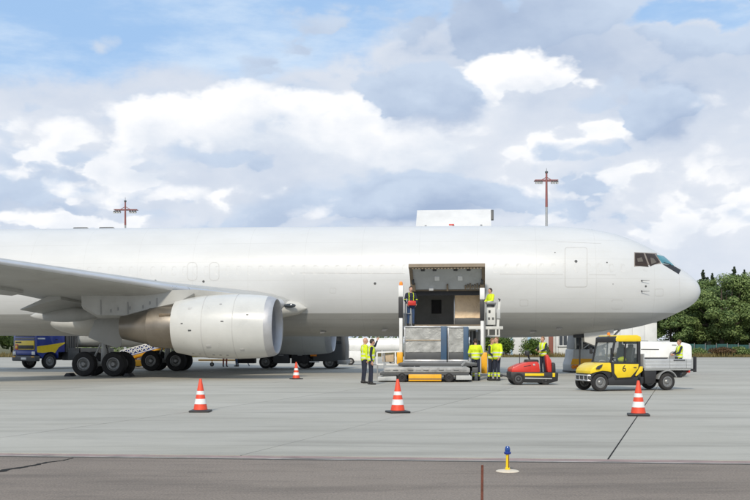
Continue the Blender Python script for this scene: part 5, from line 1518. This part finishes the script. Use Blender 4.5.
for k in range(4): b.span((c0 + .8 + k * 1.15, -.35, .58), (c0 + .9 + k * 1.15, .35, 1.05))
b.build('frame', M['lgrey'], wt)
wheels(wt, [(c0 + .9, -.55, .26), (c0 + .9, .55, .26), (c1 - .8, -.55, .26), (c1 - .8, .55, .26)], .26, .18, .14)

# ---- container loader at the open lower door
LR = -YAW
O = Vector((3.7 * CY - 2.5 * SY, 50 - 3.7 * SY - 2.5 * CY, 0))
ld = thing('container_loader', 'container loader with two tall white guide posts standing at the open cargo door', 'loader', O, LR)
inv_ld = mtx(ld).inverted()
def Q(px, py, Y): return inv_ld @ at(px, py, Y)
deckz = .74
b = MB(); b.span((-1.72, -6.9, deckz - .13), (1.45, -3.35, deckz - .012), .02); b.build('main_deck', M['dgrey'], ld)
for k in range(14):
    b = MB(); b.tube((-1.6, -6.75 + k * .25, deckz - .03), (1.35, -6.75 + k * .25, deckz - .03), .03, None, 8); b.build('roller', M['grey'], ld)
b = MB(); b.span((-1.75, -6.9, .34), (-1.5, -.9, .56), .02); b.span((1.25, -6.9, .34), (1.5, -.9, .56), .02); b.span((-1.5, -4.2, .34), (1.25, -3.9, .52)); b.build('chassis', M['dgrey'], ld)
wheels(ld, [(-1.3, -6.2, .27), (1.05, -6.2, .27), (-1.3, -1.6, .27), (1.05, -1.6, .27)], .27, .22, .14, R(90))
for px, Y, ytop in ((401.0, 43.85, 285.5), (482.2, 43.45, 288.0)):
    p = Q(px, 364, Y); zt_ = Q(px, ytop, Y).z
    b = MB(); b.span((p.x - .07, p.y - .09, .2), (p.x + .07, p.y + .09, zt_ - .5), .012); po = b.build('guide_post', M['white'], ld)
    b = MB(); b.span((p.x - .10, p.y - .11, zt_ - 1.42), (p.x + .09, p.y - .095, zt_ - .52), .004); b.build('post_track', M['black'], po)
    b = MB(); b.span((p.x - .105, p.y - .13, zt_ - .5), (p.x + .105, p.y + .12, zt_), .02); b.build('post_head', M['white'], po)
    b = MB(); b.span((p.x + (.09 if px > 440 else -.02), p.y - .07, .25), (p.x + (.13 if px > 440 else .02), p.y + .07, zt_ - .6)); b.span((p.x + .0715, p.y - .05, .3), (p.x + .088, p.y + .05, zt_ - .6)); b.build('post_cable', M['grey'], po)
    if px < 440:
        b = MB(); b.lathe([(.001, .17), (.05, .16), (.075, .1), (.08, .0)], (p.x, p.y, zt_ + .012), (0, 0, 1), 16); b.build('beacon', M['orange_lens'], po)
for px, Y, y0, y1 in ((400.0, 43.5, 352.2, 364.2), (484.2, 42.6, 352.5, 373.5)):
    p, q = Q(px - 3.0, y1, Y), Q(px + 3.0, y0, Y)
    b = MB(); b.span((p.x, p.y - .12, p.z), (q.x, p.y + .06, q.z), .03); b.build('post_guard', M['amber'], ld)
bz = 2.30
b = MB(); b.span((-1.85, -2.75, bz - .16), (1.75, -.22, bz), .02); b.build('bridge_platform', M['lgrey'], ld)
b = MB(); p, q = Q(463, 329.5, 43.8), Q(503, 326.4, 43.8); b.span((p.x, p.y - .05, p.z), (q.x, p.y + .05, q.z), .01); b.build('bridge_beam', M['offwhite'], ld)
for sx in (-1.62, 1.42):
    b = MB(); b.bar((sx, -3.2, .5), (sx, -.7, bz - .2), .1, .16); b.bar((sx, -.7, .5), (sx, -3.0, bz - .2), .1, .16); b.build('scissor_arm', M['grey'], ld)
b = MB(); 
for xx in (405.3, 411.5):
    b.tube(Q(xx, 326, 44.9), Q(xx, 303.2 if xx < 408 else 313, 44.9), .02, None, 8)
b.tube(Q(405.3, 303.2, 44.9), Q(405.3, 303.2, 46.6), .02, None, 8); b.tube(Q(403, 314, 44.9), Q(411.5, 313.6, 44.9), .02, None, 8)
b.tube(Q(405.3, 303.2, 46.6), Q(405.3, 325, 46.6), .02, None, 8)
b.build('guard_rail', M['grey'], ld)
b = MB(); p, q = Q(404, 324, 45.0), Q(411.5, 314, 45.0); b.span((p.x, p.y, p.z), (q.x, p.y + .04, q.z), .005); b.build('guard_panel', M['grey'], ld)
# operator console at the right end of the bridge
p, q = Q(486.5, 325, 44.3), Q(495.5, 303.5, 44.3)
b = MB(); b.span((p.x, p.y, p.z), (q.x, p.y + .45, q.z), .03); cn = b.build('console', M['offwhite'], ld)
for px, py, w_, h_, m_ in ((489, 306, .22, .10, 'dgrey'), (493, 306, .14, .10, 'black'), (489.5, 311.5, .09, .12, 'black'), (489, 318.5, .08, .10, 'dgrey'), (493, 318.5, .08, .10, 'dgrey')):
    c = Q(px, py, 44.3); b = MB(); b.box((c.x, p.y - .012, c.z), (w_, .03, h_), None, .006); b.build('control_panel', M[m_], cn)
b = MB(); b.span((p.x - .03, p.y - .16, q.z - .02), (q.x + .03, p.y + .47, q.z + .05), .015); b.build('console_top', M['grey'], cn)
b = MB(); b.bar(Q(497.6, 328, 44.3), Q(499.2, 301.5, 44.3), .09, .11); b.bar(Q(496, 327, 44.3), Q(496, 336, 44.3), .06, .07); b.bar(Q(488.5, 327, 44.3), Q(488.5, 336, 44.3), .06, .07); b.bar(Q(487, 336, 44.3), Q(500, 336, 44.3), .06, .06); b.bar(Q(499.2, 328, 44.3), Q(499.2, 336, 44.3), .06, .06); b.build('console_support', M['offwhite'], ld)
b = MB(); b.path([Q(499.2, 301.5, 44.3), Q(500, 299.5, 44.3), Q(498.5, 299.0, 44.6)], .025, 8); b.build('control_lever', M['black'], ld)
b = MB(); b.box(Q(498.5, 314, 44.25), (.16, .12, .42), None, .02); b.build('hydraulic_valve', M['lgrey'], ld)
# lift machinery under the bridge, seen right of the containers
b = MB(); p, q = Q(470, 352, 45.6), Q(481, 331, 45.6); b.span((p.x, p.y, p.z), (q.x, p.y + .8, q.z), .04); b.build('pump_housing', M['dgrey'], ld)
for xx, yy0, yy1 in ((472, 331, 366), (478.5, 330, 366)):
    b = MB(); b.tube(Q(xx, yy0, 45.2), Q(xx, yy1, 45.2), .06, None, 10); b.build('lift_cylinder', M['grey'], ld)
b = MB(); b.path([Q(470, 340, 45.1), Q(474, 346, 45.0), Q(479, 341, 45.0), Q(481, 350, 45.1)], .03, 8); b.build('hydraulic_hose', M['black'], ld)
# side railing frame at lower left
b = MB()
for p_, q_ in (((377, 352.4), (402, 351.4)), ((377, 364.4), (402, 364.2)), ((377, 352.4), (377, 364.4)), ((395.4, 351.6), (395.4, 364.2))): b.bar(Q(*p_, 44.0), Q(*q_, 44.0), .06, .06)
b.build('side_railing', M['white'], ld)
b = MB(); p, q = Q(382.5, 362, 44.15), Q(394, 354.2, 44.15); b.span((p.x, p.y, p.z), (q.x, p.y + .3, q.z), .03); b.build('pump_unit', M['wood'], ld)
b = MB(); b.bar(Q(384, 372, 43), Q(384, 353, 44), .05, .05); b.bar(Q(377.5, 364, 44), Q(377.5, 378, 44), .05, .05); b.bar(Q(402, 366, 43.4), Q(380, 372.5, 43.4), .5, .06); b.build('ramp', M['grey'], ld)

# ---- containers
def wrap_mat(name, c, rough, metal):
    m = mat(name, c, rough, metal, var=.22 if metal else .1, scale=2.6, dirt=.25 if metal else .04, bump=0)
    nt, lk = m.node_tree.nodes, m.node_tree.links
    t = N(nt, 'ShaderNodeTexCoord'); v = N(nt, 'ShaderNodeTexNoise', inp={'Scale': 1.7, 'Detail': 5, 'Roughness': .55, 'Distortion': 1.2}); lk.new(t.outputs['Object'], v.inputs['Vector'])
    bp = N(nt, 'ShaderNodeBump', inp={'Strength': .7, 'Distance': .10}); lk.new(v.outputs['Fac'], bp.inputs['Height']); lk.new(bp.outputs[0], nt['Principled BSDF'].inputs['Normal'])
    return m
M['wrap'] = wrap_mat('crinkled_clear_wrap', (0.36, 0.36, 0.34), .42, .12)
M['wrapc'] = wrap_mat('cream_wrap', (0.95, 0.70, 0.46), .42, 0)
def uld(label, lo, hi, depth, post_r, parent_loc, rz, m, straps=True, group='cargo containers at the open door', blue=True):
    """Net-and-sheet wrapped cargo container; lo, hi: local front lower left and upper right (x, y, z)."""
    x0, y0, z0 = lo; x1, _, z1 = hi
    root = thing('cargo_container', label, 'container', parent_loc @ Vector(((x0 + x1) / 2, y0 + depth / 2, z0)), rz, group)
    W = (x1 - x0) / 2; D = depth / 2; H = z1 - z0
    pw = post_r
    b = MB(); b.span((-W, -D, 0), (W, D, .10), .012); b.build('base_plate', M['steel'], root)
    b = MB(); b.span((-W + .03, -D + .04, .10), (W - .03, D - .04, .42), .02); b.build('lower_cargo', M['dgrey'], root)
    t = bmesh.new(); bmesh.ops.create_cube(t, size=1); bmesh.ops.subdivide_edges(t, edges=t.edges[:], cuts=14, use_grid_fill=True)
    rr = random.Random(int(W * 1000))
    for v in t.verts:
        v.co.x *= 2 * (W - .035); v.co.y *= 2 * (D - .03); v.co.z = .42 + (v.co.z + .5) * (H - .44)
        for a in range(3): v.co[a] += rr.uniform(-.009, .009)
    b = MB(); b.merge(t); b.build('wrapped_cargo', m, root, sharp=60)
    for sx in (-1, 1):
        for sy in (-1, 1):
            b = MB(); w_ = pw if sx > 0 else .05
            xa_ = W - w_ if sx > 0 else -W
            b.span((xa_, sy * D - (.06 if sy > 0 else 0), .10), (xa_ + w_, sy * D + (0 if sy > 0 else .06), H), .008); b.build('corner_post', M['uldblue'] if sx > 0 and blue else M['steel'], root)
    b = MB(); b.span((-W, -D - .002, H - .05), (W - pw - .003, -D + .04, H + .012), .006); b.build('top_rail', M['steel'], root)
    if straps:
        b = MB(); b.span((-W + .055, -D - .012, H * .60), (W - pw - .005, -D + .02, H * .60 + .035), .003); b.build('strap', M['wood'], root)
    return root
ML = mtx(ld)
p, q = Q(404.2, 362, 41.6), Q(446.8, 326.4, 41.6)
uld('silver wrapped cargo container with blue post, larger of the two on the loader deck', (p.x, p.y, deckz), (q.x, p.y, q.z), 1.45, .24, ML, LR, M['wrap'])
p, q = Q(447.6, 362, 41.5), Q(468.2, 326.8, 41.5)
uld('narrow silver wrapped cargo container, right of the larger one on the loader deck', (p.x, p.y, deckz), (q.x, p.y, q.z), 1.45, .20, ML, LR, M['wrap'], False)
p, q = Q(453.8, 324, 48.3), Q(483, 293.0, 48.3)
uld('cream wrapped cargo container waiting just inside the open lower cargo door', (p.x, p.y, 2.335), (q.x, p.y, q.z), 1.3, .05, ML, LR, M['wrapc'], False, blue=False)

M['deckm'] = mat('scuffed_deck_steel', (0.34, 0.34, 0.33), .5, metal=.2, var=.3, dirt=.8, scale=3.5)
# ---- flat pallet transporter in front of the loader
tp_ = thing('pallet_transporter', 'low flat pallet transporter with yellow side and small black wheels in front of the loader', 'transporter', (at(424, 382, 39.9)).to_tuple()[:2] + (0,), R(-3))
T = side(tp_, -.75)
b = MB(); b.prism(tp([(384, 372.4), (384, 368.2), (388, 367.4), (468, 367.4), (470, 368.4), (470, 372.4)]), -.75, .75, .015); b.build('deck', M['deckm'], tp_)
b = MB(); b.prism(tp([(380, 375.2), (380, 372.7), (469, 372.7), (469, 375.2)]), -.72, .72, .01); b.build('deck_frame', M['dgrey'], tp_)
b = MB(); b.prism(tp([(408.5, 381.2), (408.5, 374.4), (441.5, 374.4), (441.5, 381.2)]), -.76, .76, .02); b.build('side_skirt', M['amber'], tp_)
b = MB(); b.prism(tp([(408.6, 378.6), (441.4, 378.6), (441.4, 379.6), (408.6, 379.6)]), -.765, -.755); b.build('skirt_seam', M['dgrey'], tp_)
b = MB(); b.prism(tp([(377.5, 381), (377.5, 377), (396.5, 376.2), (396.5, 381)]), -.72, .72, .03); b.build('end_platform', M['lgrey'], tp_)
b = MB(); b.prism(tp([(382, 376.6), (386, 369), (396, 370), (396, 376)]), -.62, -.5, .01); b.build('end_bracket', M['lgrey'], tp_)
b = MB(); b.prism(tp([(456, 380), (456, 374.6), (469.5, 374.6), (472, 377), (472, 380)]), -.7, .7, .02); b.build('drive_box', M['lgrey'], tp_)
for k in range(11):
    x_ = T(388 + 7.6 * k, 366)[0]
    b = MB(); b.box((x_, -.755, T(388, 370.4)[1]), (.20, .03, .035), None, .006); b.build('roller_guide', M['dgrey'] if k % 2 else M['grey'], tp_)
b = MB(); p = T(455, 368); b.path([Vector((T(462, 366)[0], -.3, T(462, 366)[1])), Vector((T(466, 362)[0], -.3, T(466, 362)[1])), Vector((T(470, 363)[0], -.3, T(470, 363)[1]))], .05, 8); b.build('hose', M['grey'], tp_)
w0, w1, w2 = T(402, 380)[0], T(449, 380)[0], T(395, 380)[0]
wheels(tp_, [(w0, -.64, .19), (w0, .64, .19), (w1, -.64, .19), (w1, .64, .19)], .19, .17, .09, m_r=M['black'])

# ---- tow-bar castor cart under the near engine (only its small wheel and bar show)
cc = thing('towbar_cart', 'low tow bar with small castor wheel lying on the concrete beyond the near engine', 'tow bar', gnd(212, 366.5), 0)
b = MB(); b.tube((-.9, 0, .42), (2.4, 0, .42), .05, None, 10); b.tube((0, 0, .16), (0, 0, .42), .03, None, 8); b.build('bar', M['amber'], cc)
b = MB(); b.tube((2.3, 0, .42), (2.5, 0, .02), .04, None, 8); b.build('support_leg', M['grey'], cc)
wheels(cc, [(0, 0, .14)], .14, .08, .07)

# ---- traffic cones
def cone_proto(label, p, h):
    root = thing('traffic_cone', label, 'traffic cone', p, 0, 'traffic cones on the apron')
    rb, rt = .155, .026
    zb_ = .05
    def rad(z): return rb + (rt - rb) * (z - zb_) / (h - zb_)
    b = MB(); b.box((0, 0, .022), (.45, .45, .044), None, .018); b.lathe([(.19, .036), (.175, .05), (.16, .055)], (0, 0, 0), (0, 0, 1), 28); b.build('base', M['black'], root)
    cuts = [(zb_, .24, 'cone_red'), (.24, .40, 'cone_white'), (.40, .525, 'cone_red'), (.525, .635, 'cone_white'), (.635, 1.0, 'cone_red')]
    for a, c, m_ in cuts:
        a, c = (a if a == zb_ else a * h), c * h
        b = MB()
        pr = [(rad(a), a), (rad(c), c)]
        if c >= h * .99: pr = [(rad(a), a), (rad(c - .01), c - .01), (rad(c) * .85, c), (rad(c) * .45, c), (rad(c) * .4, c - .05)]
        if m_ == 'cone_white': pr = [(rad(a) - .002, a), (rad(a) + .0035, a + .001), (rad(c) + .0035, c - .001), (rad(c) - .002, c)]
        b.lathe(pr, (0, 0, 0), (0, 0, 1), 28); b.build('reflective_sleeve' if m_ == 'cone_white' else 'cone_section', M[m_], root)
    return root
c0_ = cone_proto('red and white traffic cone in front of the near engine, leftmost of the near cones', gnd(200.5, 412), .735)
for lab, px, py, rz in (('red and white traffic cone in front of the pallet transporter', 397.7, 412.8, .3), ('red and white traffic cone by the dark joint in front of the yellow truck', 638.3, 415.6, -.2), ('small far red and white traffic cone under the front of the near engine', 296.2, 379.3, .5)):
    c = copy_tree(c0_); c.location = gnd(px, py); c.rotation_euler = (0, 0, rz); c['label'] = lab

# ---- taxiway edge light and rusty stake in the foreground
lp = gnd(507.5, 471.5)
el = thing('edge_light', 'blue topped taxiway edge light on a yellow post and pale disc base', 'edge light', lp)
M['cream'] = mat('cream_base_paint', (0.66, 0.58, 0.46), .6, dirt=.25, scale=12)
M['blue_lens'] = mat('blue_lens_glass', (0.012, 0.06, 0.26), .12, spec=.8)
b = MB(); b.lathe([(.001, .024), (.06, .022), (.125, .012), (.138, .004), (.138, -.0)], (0, 0, 0), (0, 0, 1), 40); b.build('base', M['cream'], el)
b = MB(); b.tube((0, 0, .02), (0, 0, .205), .021, .019, 16); b.lathe([(.03, .02), (.03, .04), (.021, .05)], (0, 0, 0), (0, 0, 1), 16); b.build('post', M['yellow'], el)
b = MB(); b.tube((.009, -.021, .03), (.011, -.020, .19), .005, None, 6); b.build('cable', M['rust'], el)
b = MB(); b.lathe([(.02, .2), (.036, .205), (.042, .215), (.042, .228), (.034, .234), (.02, .236)], (0, 0, 0), (0, 0, 1), 24); b.build('collar', M['blue'], el)
b = MB(); b.lathe([(.028, .234), (.032, .25), (.030, .275), (.022, .293), (.008, .30), (.001, .301)], (0, 0, 0), (0, 0, 1), 24); b.build('lens', M['blue_lens'], el)
sp = at(481.8, 465, 8.0)
b = MB(); b.tube((0, 0, -.05), (.004, 0, sp.z - .004), .0115, .0105, 10); b.tube((.004, 0, sp.z - .004), (.004, 0, sp.z), .0105, .007, 10)
st_ = tag(b.build('rusty_stake', M['rust']), 'thin rusty brown stake at the bottom edge left of the edge light', 'stake'); st_.location = (sp.x, sp.y, 0)

# ------------------------------------------------------------------ people
def capsule(mb, p, q, r0, r1, n=12):
    p, q = Vector(p), Vector(q)
    mb.tube(p, q, r0, r1, n); mb.ball(p, r0, 2); mb.ball(q, r1, 2)
def cap_d(x, p, q, r0, r1):
    d = q - p; t = max(0, min(1, (x - p).dot(d) / max(1e-9, d.length_squared)))
    return (x - p - d * t).length - (r0 + (r1 - r0) * t)
def ell_d(x, c, r):
    k = Vector(((x.x - c.x) / r[0], (x.y - c.y) / r[1], (x.z - c.z) / r[2])).length
    return (k - 1) * min(r)
def remesh(mb, vox, smooth=4):
    me = bpy.data.meshes.new('tmp'); mb.bm.to_mesh(me); mb.bm.free()
    o = bpy.data.objects.new('tmp', me); col.objects.link(o)
    m = o.modifiers.new('r', 'REMESH'); m.mode = 'VOXEL'; m.voxel_size = vox
    if smooth:
        s = o.modifiers.new('s', 'SMOOTH'); s.factor = .5; s.iterations = smooth
    out = bpy.data.meshes.new_from_object(o.evaluated_get(bpy.context.evaluated_depsgraph_get()))
    bpy.data.objects.remove(o); bpy.data.meshes.remove(me)
    return out
def person(label, loc, rz, h=1.76, arms=None, legs=None, top='navy', trousers='navy', vest='vest', hair='hair', head_turn=0.0, shin_band=False, lean=0.0, seat=False, group=None, piping=False, cap=None):
    """Faces local +X. arms: {'L': (elbow, wrist), 'R': ...}; legs likewise with (knee, ankle)."""
    k = h / 1.78
    root = thing('person', label, 'person', loc, rz, group)
    root.rotation_euler = (0, lean, rz)
    V3 = Vector
    L = {'L': (V3((-.02, .255, 1.15)), V3((.04, .275, .90))), 'R': (V3((-.02, -.255, 1.15)), V3((.04, -.275, .90)))}
    if arms:
        for s_, (e, w_) in arms.items(): L[s_] = (V3(e), V3(w_))
    G = {'L': (V3((.02, .105, .50)), V3((-.01, .115, .09))), 'R': (V3((.01, -.105, .50)), V3((-.02, -.115, .09)))}
    if legs:
        for s_, (e, w_) in legs.items(): G[s_] = (V3(e), V3(w_))
    prims = []      # kind, geometry, tag
    def cap_(p, q, r0, r1, t): prims.append(('c', V3(p), V3(q), r0, r1, t))
    def ell_(c, r, t): prims.append(('e', V3(c), r, None, None, t))
    ell_((0.0, 0, .95), (.125, .172, .14), 'trousers'); ell_((0.015, 0, 1.12), (.128, .165, .17), 'top'); ell_((0.01, 0, 1.31), (.135, .19, .19), 'top')
    cap_((-.01, -.155, 1.43), (-.01, .155, 1.43), .072, .072, 'top'); cap_((-.01, 0, 1.44), (.012, 0, 1.56), .062, .056, 'skin')
    ht = head_turn
    hc = V3((.022, 0, 1.655)); fwd = V3((math.cos(ht), math.sin(ht), 0)); sd_ = V3((-math.sin(ht), math.cos(ht), 0))
    ell_(hc, (.098, .08, .115), 'skin'); cap_(hc + fwd * .055 + V3((0, 0, -.065)), hc + fwd * .03 + V3((0, 0, -.08)), .045, .05, 'skin')
    cap_(hc + fwd * .092 + V3((0, 0, .0)), hc + fwd * .112 + V3((0, 0, -.03)), .012, .017, 'skin')
    for sg in (-1, 1): ell_(hc + sd_ * .08 * sg + V3((0, 0, -.005)), (.022, .014, .032), 'skin')
    for s_, sg in (('L', 1), ('R', -1)):
        e, w_ = L[s_]; sh = V3((-.01, sg * .195, 1.425))
        cap_(sh, e, .060, .048, 'top'); cap_(e, w_ * .85 + e * .15, .047, .036, 'top'); cap_(w_ * .85 + e * .15, w_, .031, .028, 'skin')
        dr = (w_ - e).normalized(); ell_(w_ + dr * .05, (.036, .03, .04), 'skin')
        kn, an = G[s_]; hp = V3((0, sg * .095, .92))
        cap_(hp, kn, .092, .065, 'trousers'); cap_(kn, an + V3((0, 0, .04)), .064, .05, 'trousers')
        cap_(an + V3((-.035, 0, -.045)), an + V3((.15, sg * .012, -.05)), .045, .038, 'boot'); cap_(an + V3((0, 0, .05)), an + V3((0, 0, -.03)), .05, .048, 'boot')
    mb = MB()
    for pr in prims:
        if pr[0] == 'c': capsule(mb, pr[1], pr[2], pr[3], pr[4])
        else: mb.ball(pr[1], pr[2], 3)
    me = remesh(mb, .017, 3)
    tags = ['top', 'trousers', 'skin', 'boot', 'hivis', 'band']
    mats = [M[top], M[trousers], M['skin'], M['boot'], M['hivis'], M['band']]
    if shin_band or vest == 'jacket':
        bm = bmesh.new(); bm.from_mesh(me)
        for z_ in (.17, .24, .27, .34):
            bmesh.ops.bisect_plane(bm, geom=bm.verts[:] + bm.edges[:] + bm.faces[:], plane_co=(0, 0, z_), plane_no=(0, 0, 1))
        bm.to_mesh(me); bm.free()
    for p in me.polygons:
        c = p.center; best = None
        for pr in prims:
            if pr[0] == 'c': d = cap_d(c, pr[1], pr[2], pr[3], pr[4])
            else: d = ell_d(c, pr[1], pr[2])
            if best is None or d < best[0]: best = (d, pr[5])
        t = best[1]
        if shin_band and t == 'trousers' and c.z < .40:
            t = 'hivis' if (.17 < c.z < .34) else t
            if .24 < c.z < .27: t = 'band'
        if piping and t == 'top' and (.085 < abs(c.y) < .118 and c.z > 1.12 and c.x > 0 or 1.17 < c.z < 1.20 and abs(c.y) > .2): t = 'hivis'
        p.material_index = tags.index(t)
    # hands: a palm already in the body, five separate fingers rooted in it
    bm = bmesh.new(); bm.from_mesh(me)
    fm = MB(); fm.mi = 2
    for s_, sg in (('L', 1), ('R', -1)):
        e, w_ = L[s_]; dr = (w_ - e).normalized(); c = w_ + dr * .07
        across = dr.cross(V3((0, sg, 0))); across = across.normalized() if across.length > .2 else V3((1, 0, 0))
        inn = dr.cross(across).normalized()
        for i, ln in enumerate((.062, .072, .068, .052)):
            a = c + across * (.028 - .018 * i); m_ = a + dr * ln * .55 + inn * .006; t_ = m_ + dr * ln * .4 + inn * .022
            fm.tube(a, m_, .0095, .0088, 6); fm.tube(m_, t_, .0088, .0068, 6)
        a = w_ + dr * .03 + across * .03; m_ = a + across * .026 + dr * .028; t_ = m_ + dr * .03 + inn * .01
        fm.tube(a, m_, .011, .010, 6); fm.tube(m_, t_, .010, .007, 6)
    for sg in (-1, 1): 
        fm.mi = 3; fm.ball(hc + fwd * .086 + sd_ * .032 * sg + V3((0, 0, .012)), .0095, 1)
    fm.mi = 3; fm.box(hc + fwd * .098 + V3((0, 0, -.055)), (.012, .04, .007), Matrix.Rotation(ht, 4, 'Z'))
    tmp = bpy.data.meshes.new('t'); fm.bm.to_mesh(tmp); fm.bm.free()
    bm.from_mesh(tmp); bm.to_mesh(me); bm.free(); bpy.data.meshes.remove(tmp)
    for v in me.vertices: v.co *= k
    link_mesh('body', me, mats, root, 60)
    # hair, or a cap
    hb = MB()
    if hair:
        hb.ball(hc + V3((-.006, 0, .012)) , (.106, .088, .116), 3)
        geom = hb.bm.verts[:] + hb.bm.edges[:] + hb.bm.faces[:]
        bmesh.ops.bisect_plane(hb.bm, geom=geom, plane_co=hc + fwd * .035 + V3((0, 0, .03)), plane_no=(fwd * .75 + V3((0, 0, -.65))), clear_outer=True)
        geom = hb.bm.verts[:] + hb.bm.edges[:] + hb.bm.faces[:]
        bmesh.ops.bisect_plane(hb.bm, geom=geom, plane_co=hc + V3((0, 0, -.06)), plane_no=(0, 0, -1), clear_outer=True)
        bmesh.ops.scale(hb.bm, vec=(k, k, k), verts=hb.bm.verts)
        hb.build('hair', M[hair], root, 60)
    else: hb.bm.free()
    if cap:
        cb_ = MB(); cb_.ball(hc + V3((-.004, 0, .03)), (.112, .094, .11), 3)
        bmesh.ops.bisect_plane(cb_.bm, geom=cb_.bm.verts[:] + cb_.bm.edges[:] + cb_.bm.faces[:], plane_co=hc + V3((0, 0, .045)), plane_no=(0, 0, -1), clear_outer=True)
        cb_.box(hc + fwd * .12 + V3((0, 0, .052)), (.10, .13, .012), Matrix.Rotation(ht, 4, 'Z'), .005)
        bmesh.ops.scale(cb_.bm, vec=(k, k, k), verts=cb_.bm.verts); cb_.build('cap', M[cap], root, 60)
    # high-visibility vest or jacket over the torso
    if vest:
        vb_ = MB()
        vb_.ball((0.005, 0, .98), (.148, .195, .16), 3); vb_.ball((.015, 0, 1.12), (.152, .19, .19), 3); vb_.ball((.01, 0, 1.31), (.158, .213, .205), 3); capsule(vb_, (-.01, -.15, 1.43), (-.01, .15, 1.43), .086, .086)
        if vest == 'jacket':
            for s_, sg in (('L', 1), ('R', -1)):
                e, w_ = L[s_]; capsule(vb_, (-.01, sg * .195, 1.425), e, .074, .062); capsule(vb_, e, w_ * .85 + e * .15, .061, .05)
        vm = remesh(vb_, .017, 3)
        bm = bmesh.new(); bm.from_mesh(vm)
        for z_, no, clr in ((.86, (0, 0, -1), True), (1.50, (0, 0, 1), True)):
            bmesh.ops.bisect_plane(bm, geom=bm.verts[:] + bm.edges[:] + bm.faces[:], plane_co=(0, 0, z_), plane_no=no, clear_outer=clr)
        for z_ in (.96, 1.01, 1.11, 1.16):
            bmesh.ops.bisect_plane(bm, geom=bm.verts[:] + bm.edges[:] + bm.faces[:], plane_co=(0, 0, z_), plane_no=(0, 0, 1))
        if vest == 'vest':                                          # neck opening and front split
            for f in [f for f in bm.faces if (f.calc_center_median() - V3((.02, 0, 1.52))).length < .085]: bm.faces.remove(f)
            for f in [f for f in bm.faces if abs(f.calc_center_median().y) < .014 and f.calc_center_median().x > .05]: bm.faces.remove(f)
        for f in bm.faces:
            c = f.calc_center_median(); rr = abs(c.y)
            f.material_index = 1 if (.96 < c.z < 1.01 or 1.11 < c.z < 1.16 or (.075 < rr < .115 and c.z > 1.16 and vest == 'vest')) else 0
        for v in bm.verts: v.co *= k
        bm.to_mesh(vm); bm.free()
        link_mesh('jacket' if vest == 'jacket' else 'vest', vm, [M['hivis'], M['band']], root, 60)
    return root
person('bald man in yellow vest and dark trousers, left of the two talking by the transporter', gnd(363.6, 383.3), R(20), 1.75, vest='vest', top='hivis', hair=None, lean=.03, arms={'L': ((.05, .25, 1.17), (.2, .16, 1.05))}, head_turn=-.4)
person('dark haired man in yellow vest raising one arm, right of the two by the transporter', gnd(369.6, 384.6), R(5), 1.70, vest='vest', head_turn=.2, lean=.05, arms={'L': ((.16, .3, 1.50), (.24, .26, 1.73)), 'R': ((-.04, -.25, 1.15), (.03, -.27, .88))}, legs={'R': ((.04, -.10, .5), (.06, -.11, .09))})
p3 = at(410.8, 326, 45.0); p3.z = bz
person('man in dark jacket with red pouch standing on the raised loader bridge at left', p3, R(-80), 1.80, vest=None, piping=True, trousers='jeans', arms={'L': ((.02, .27, 1.16), (.12, .22, .97)), 'R': ((.02, -.27, 1.16), (.14, -.20, .98))}, head_turn=.1)
ph = MB(); ph.box((0, 0, 0), (.36, .10, .22), None, .04); ph.box((0, -.052, .02), (.26, .02, .12), None, .008)
po = tag(ph.build('tool_pouch', M['red']), 'bright red pouch held in front by the man on the loader bridge', 'pouch'); po.location = p3 + Vector((.04, -.24, 1.03)); po.rotation_euler = (0, 0, R(8))
p4 = at(490.6, 326, 45.35); p4.z = bz
person('man in yellow jacket standing at the operator console on the loader bridge at right', p4, R(205), 1.74, vest='jacket', arms={'L': ((.08, .26, 1.18), (.30, .2, 1.10)), 'R': ((.08, -.26, 1.18), (.30, -.2, 1.08))})
person('man in yellow jacket with his back turned beside the silver containers', gnd(476.2, 380.6), R(95), 1.74, vest='jacket', shin_band=True, arms={'L': ((.04, .27, 1.17), (.22, .22, 1.04)), 'R': ((.04, -.27, 1.17), (.22, -.22, 1.04))}, lean=.1)
person('man in open yellow vest right of the amber post guard, left of his companion', gnd(490.0, 380.6), R(-30), 1.75, vest='vest', shin_band=True, hair='hairb', lean=.05, arms={'R': ((.02, -.27, 1.16), (.2, -.15, 1.02))})
person('man in yellow jacket standing furthest right of the loading crew beside the loader', gnd(496.9, 380.9), R(215), 1.80, vest='jacket', shin_band=True, hair='hairb', arms={'L': ((.0, .27, 1.16), (.12, .28, .95))})
pd_ = at(543, 372, 37.05); pd_.z = .33
person('man in yellow vest standing on the small red tow tractor', pd_, R(215), 1.46, vest='vest', hair='hairb', arms={'R': ((.12, -.25, 1.18), (.3, -.12, 1.16)), 'L': ((.10, .25, 1.18), (.26, .12, 1.1))}, trousers='navy')
person('man in yellow vest and dark shirt standing behind the truck flatbed facing left', (at(679.6, 385, 44.7)).to_tuple()[:2] + (0,), R(184), 1.70, vest='vest', hair='hairb', arms={'L': ((.10, .25, 1.18), (.32, .16, 1.08)), 'R': ((.10, -.25, 1.18), (.30, -.16, 1.1))})
person('person in brick red trousers whose legs show below the near engine, left of another', gnd(225, 366.8), R(-60), 1.76, vest='vest', trousers='maroon')
person('person in dark trousers whose legs show below the near engine, right of another', gnd(237, 366.6), R(-140), 1.76, vest='vest', trousers='jeans')
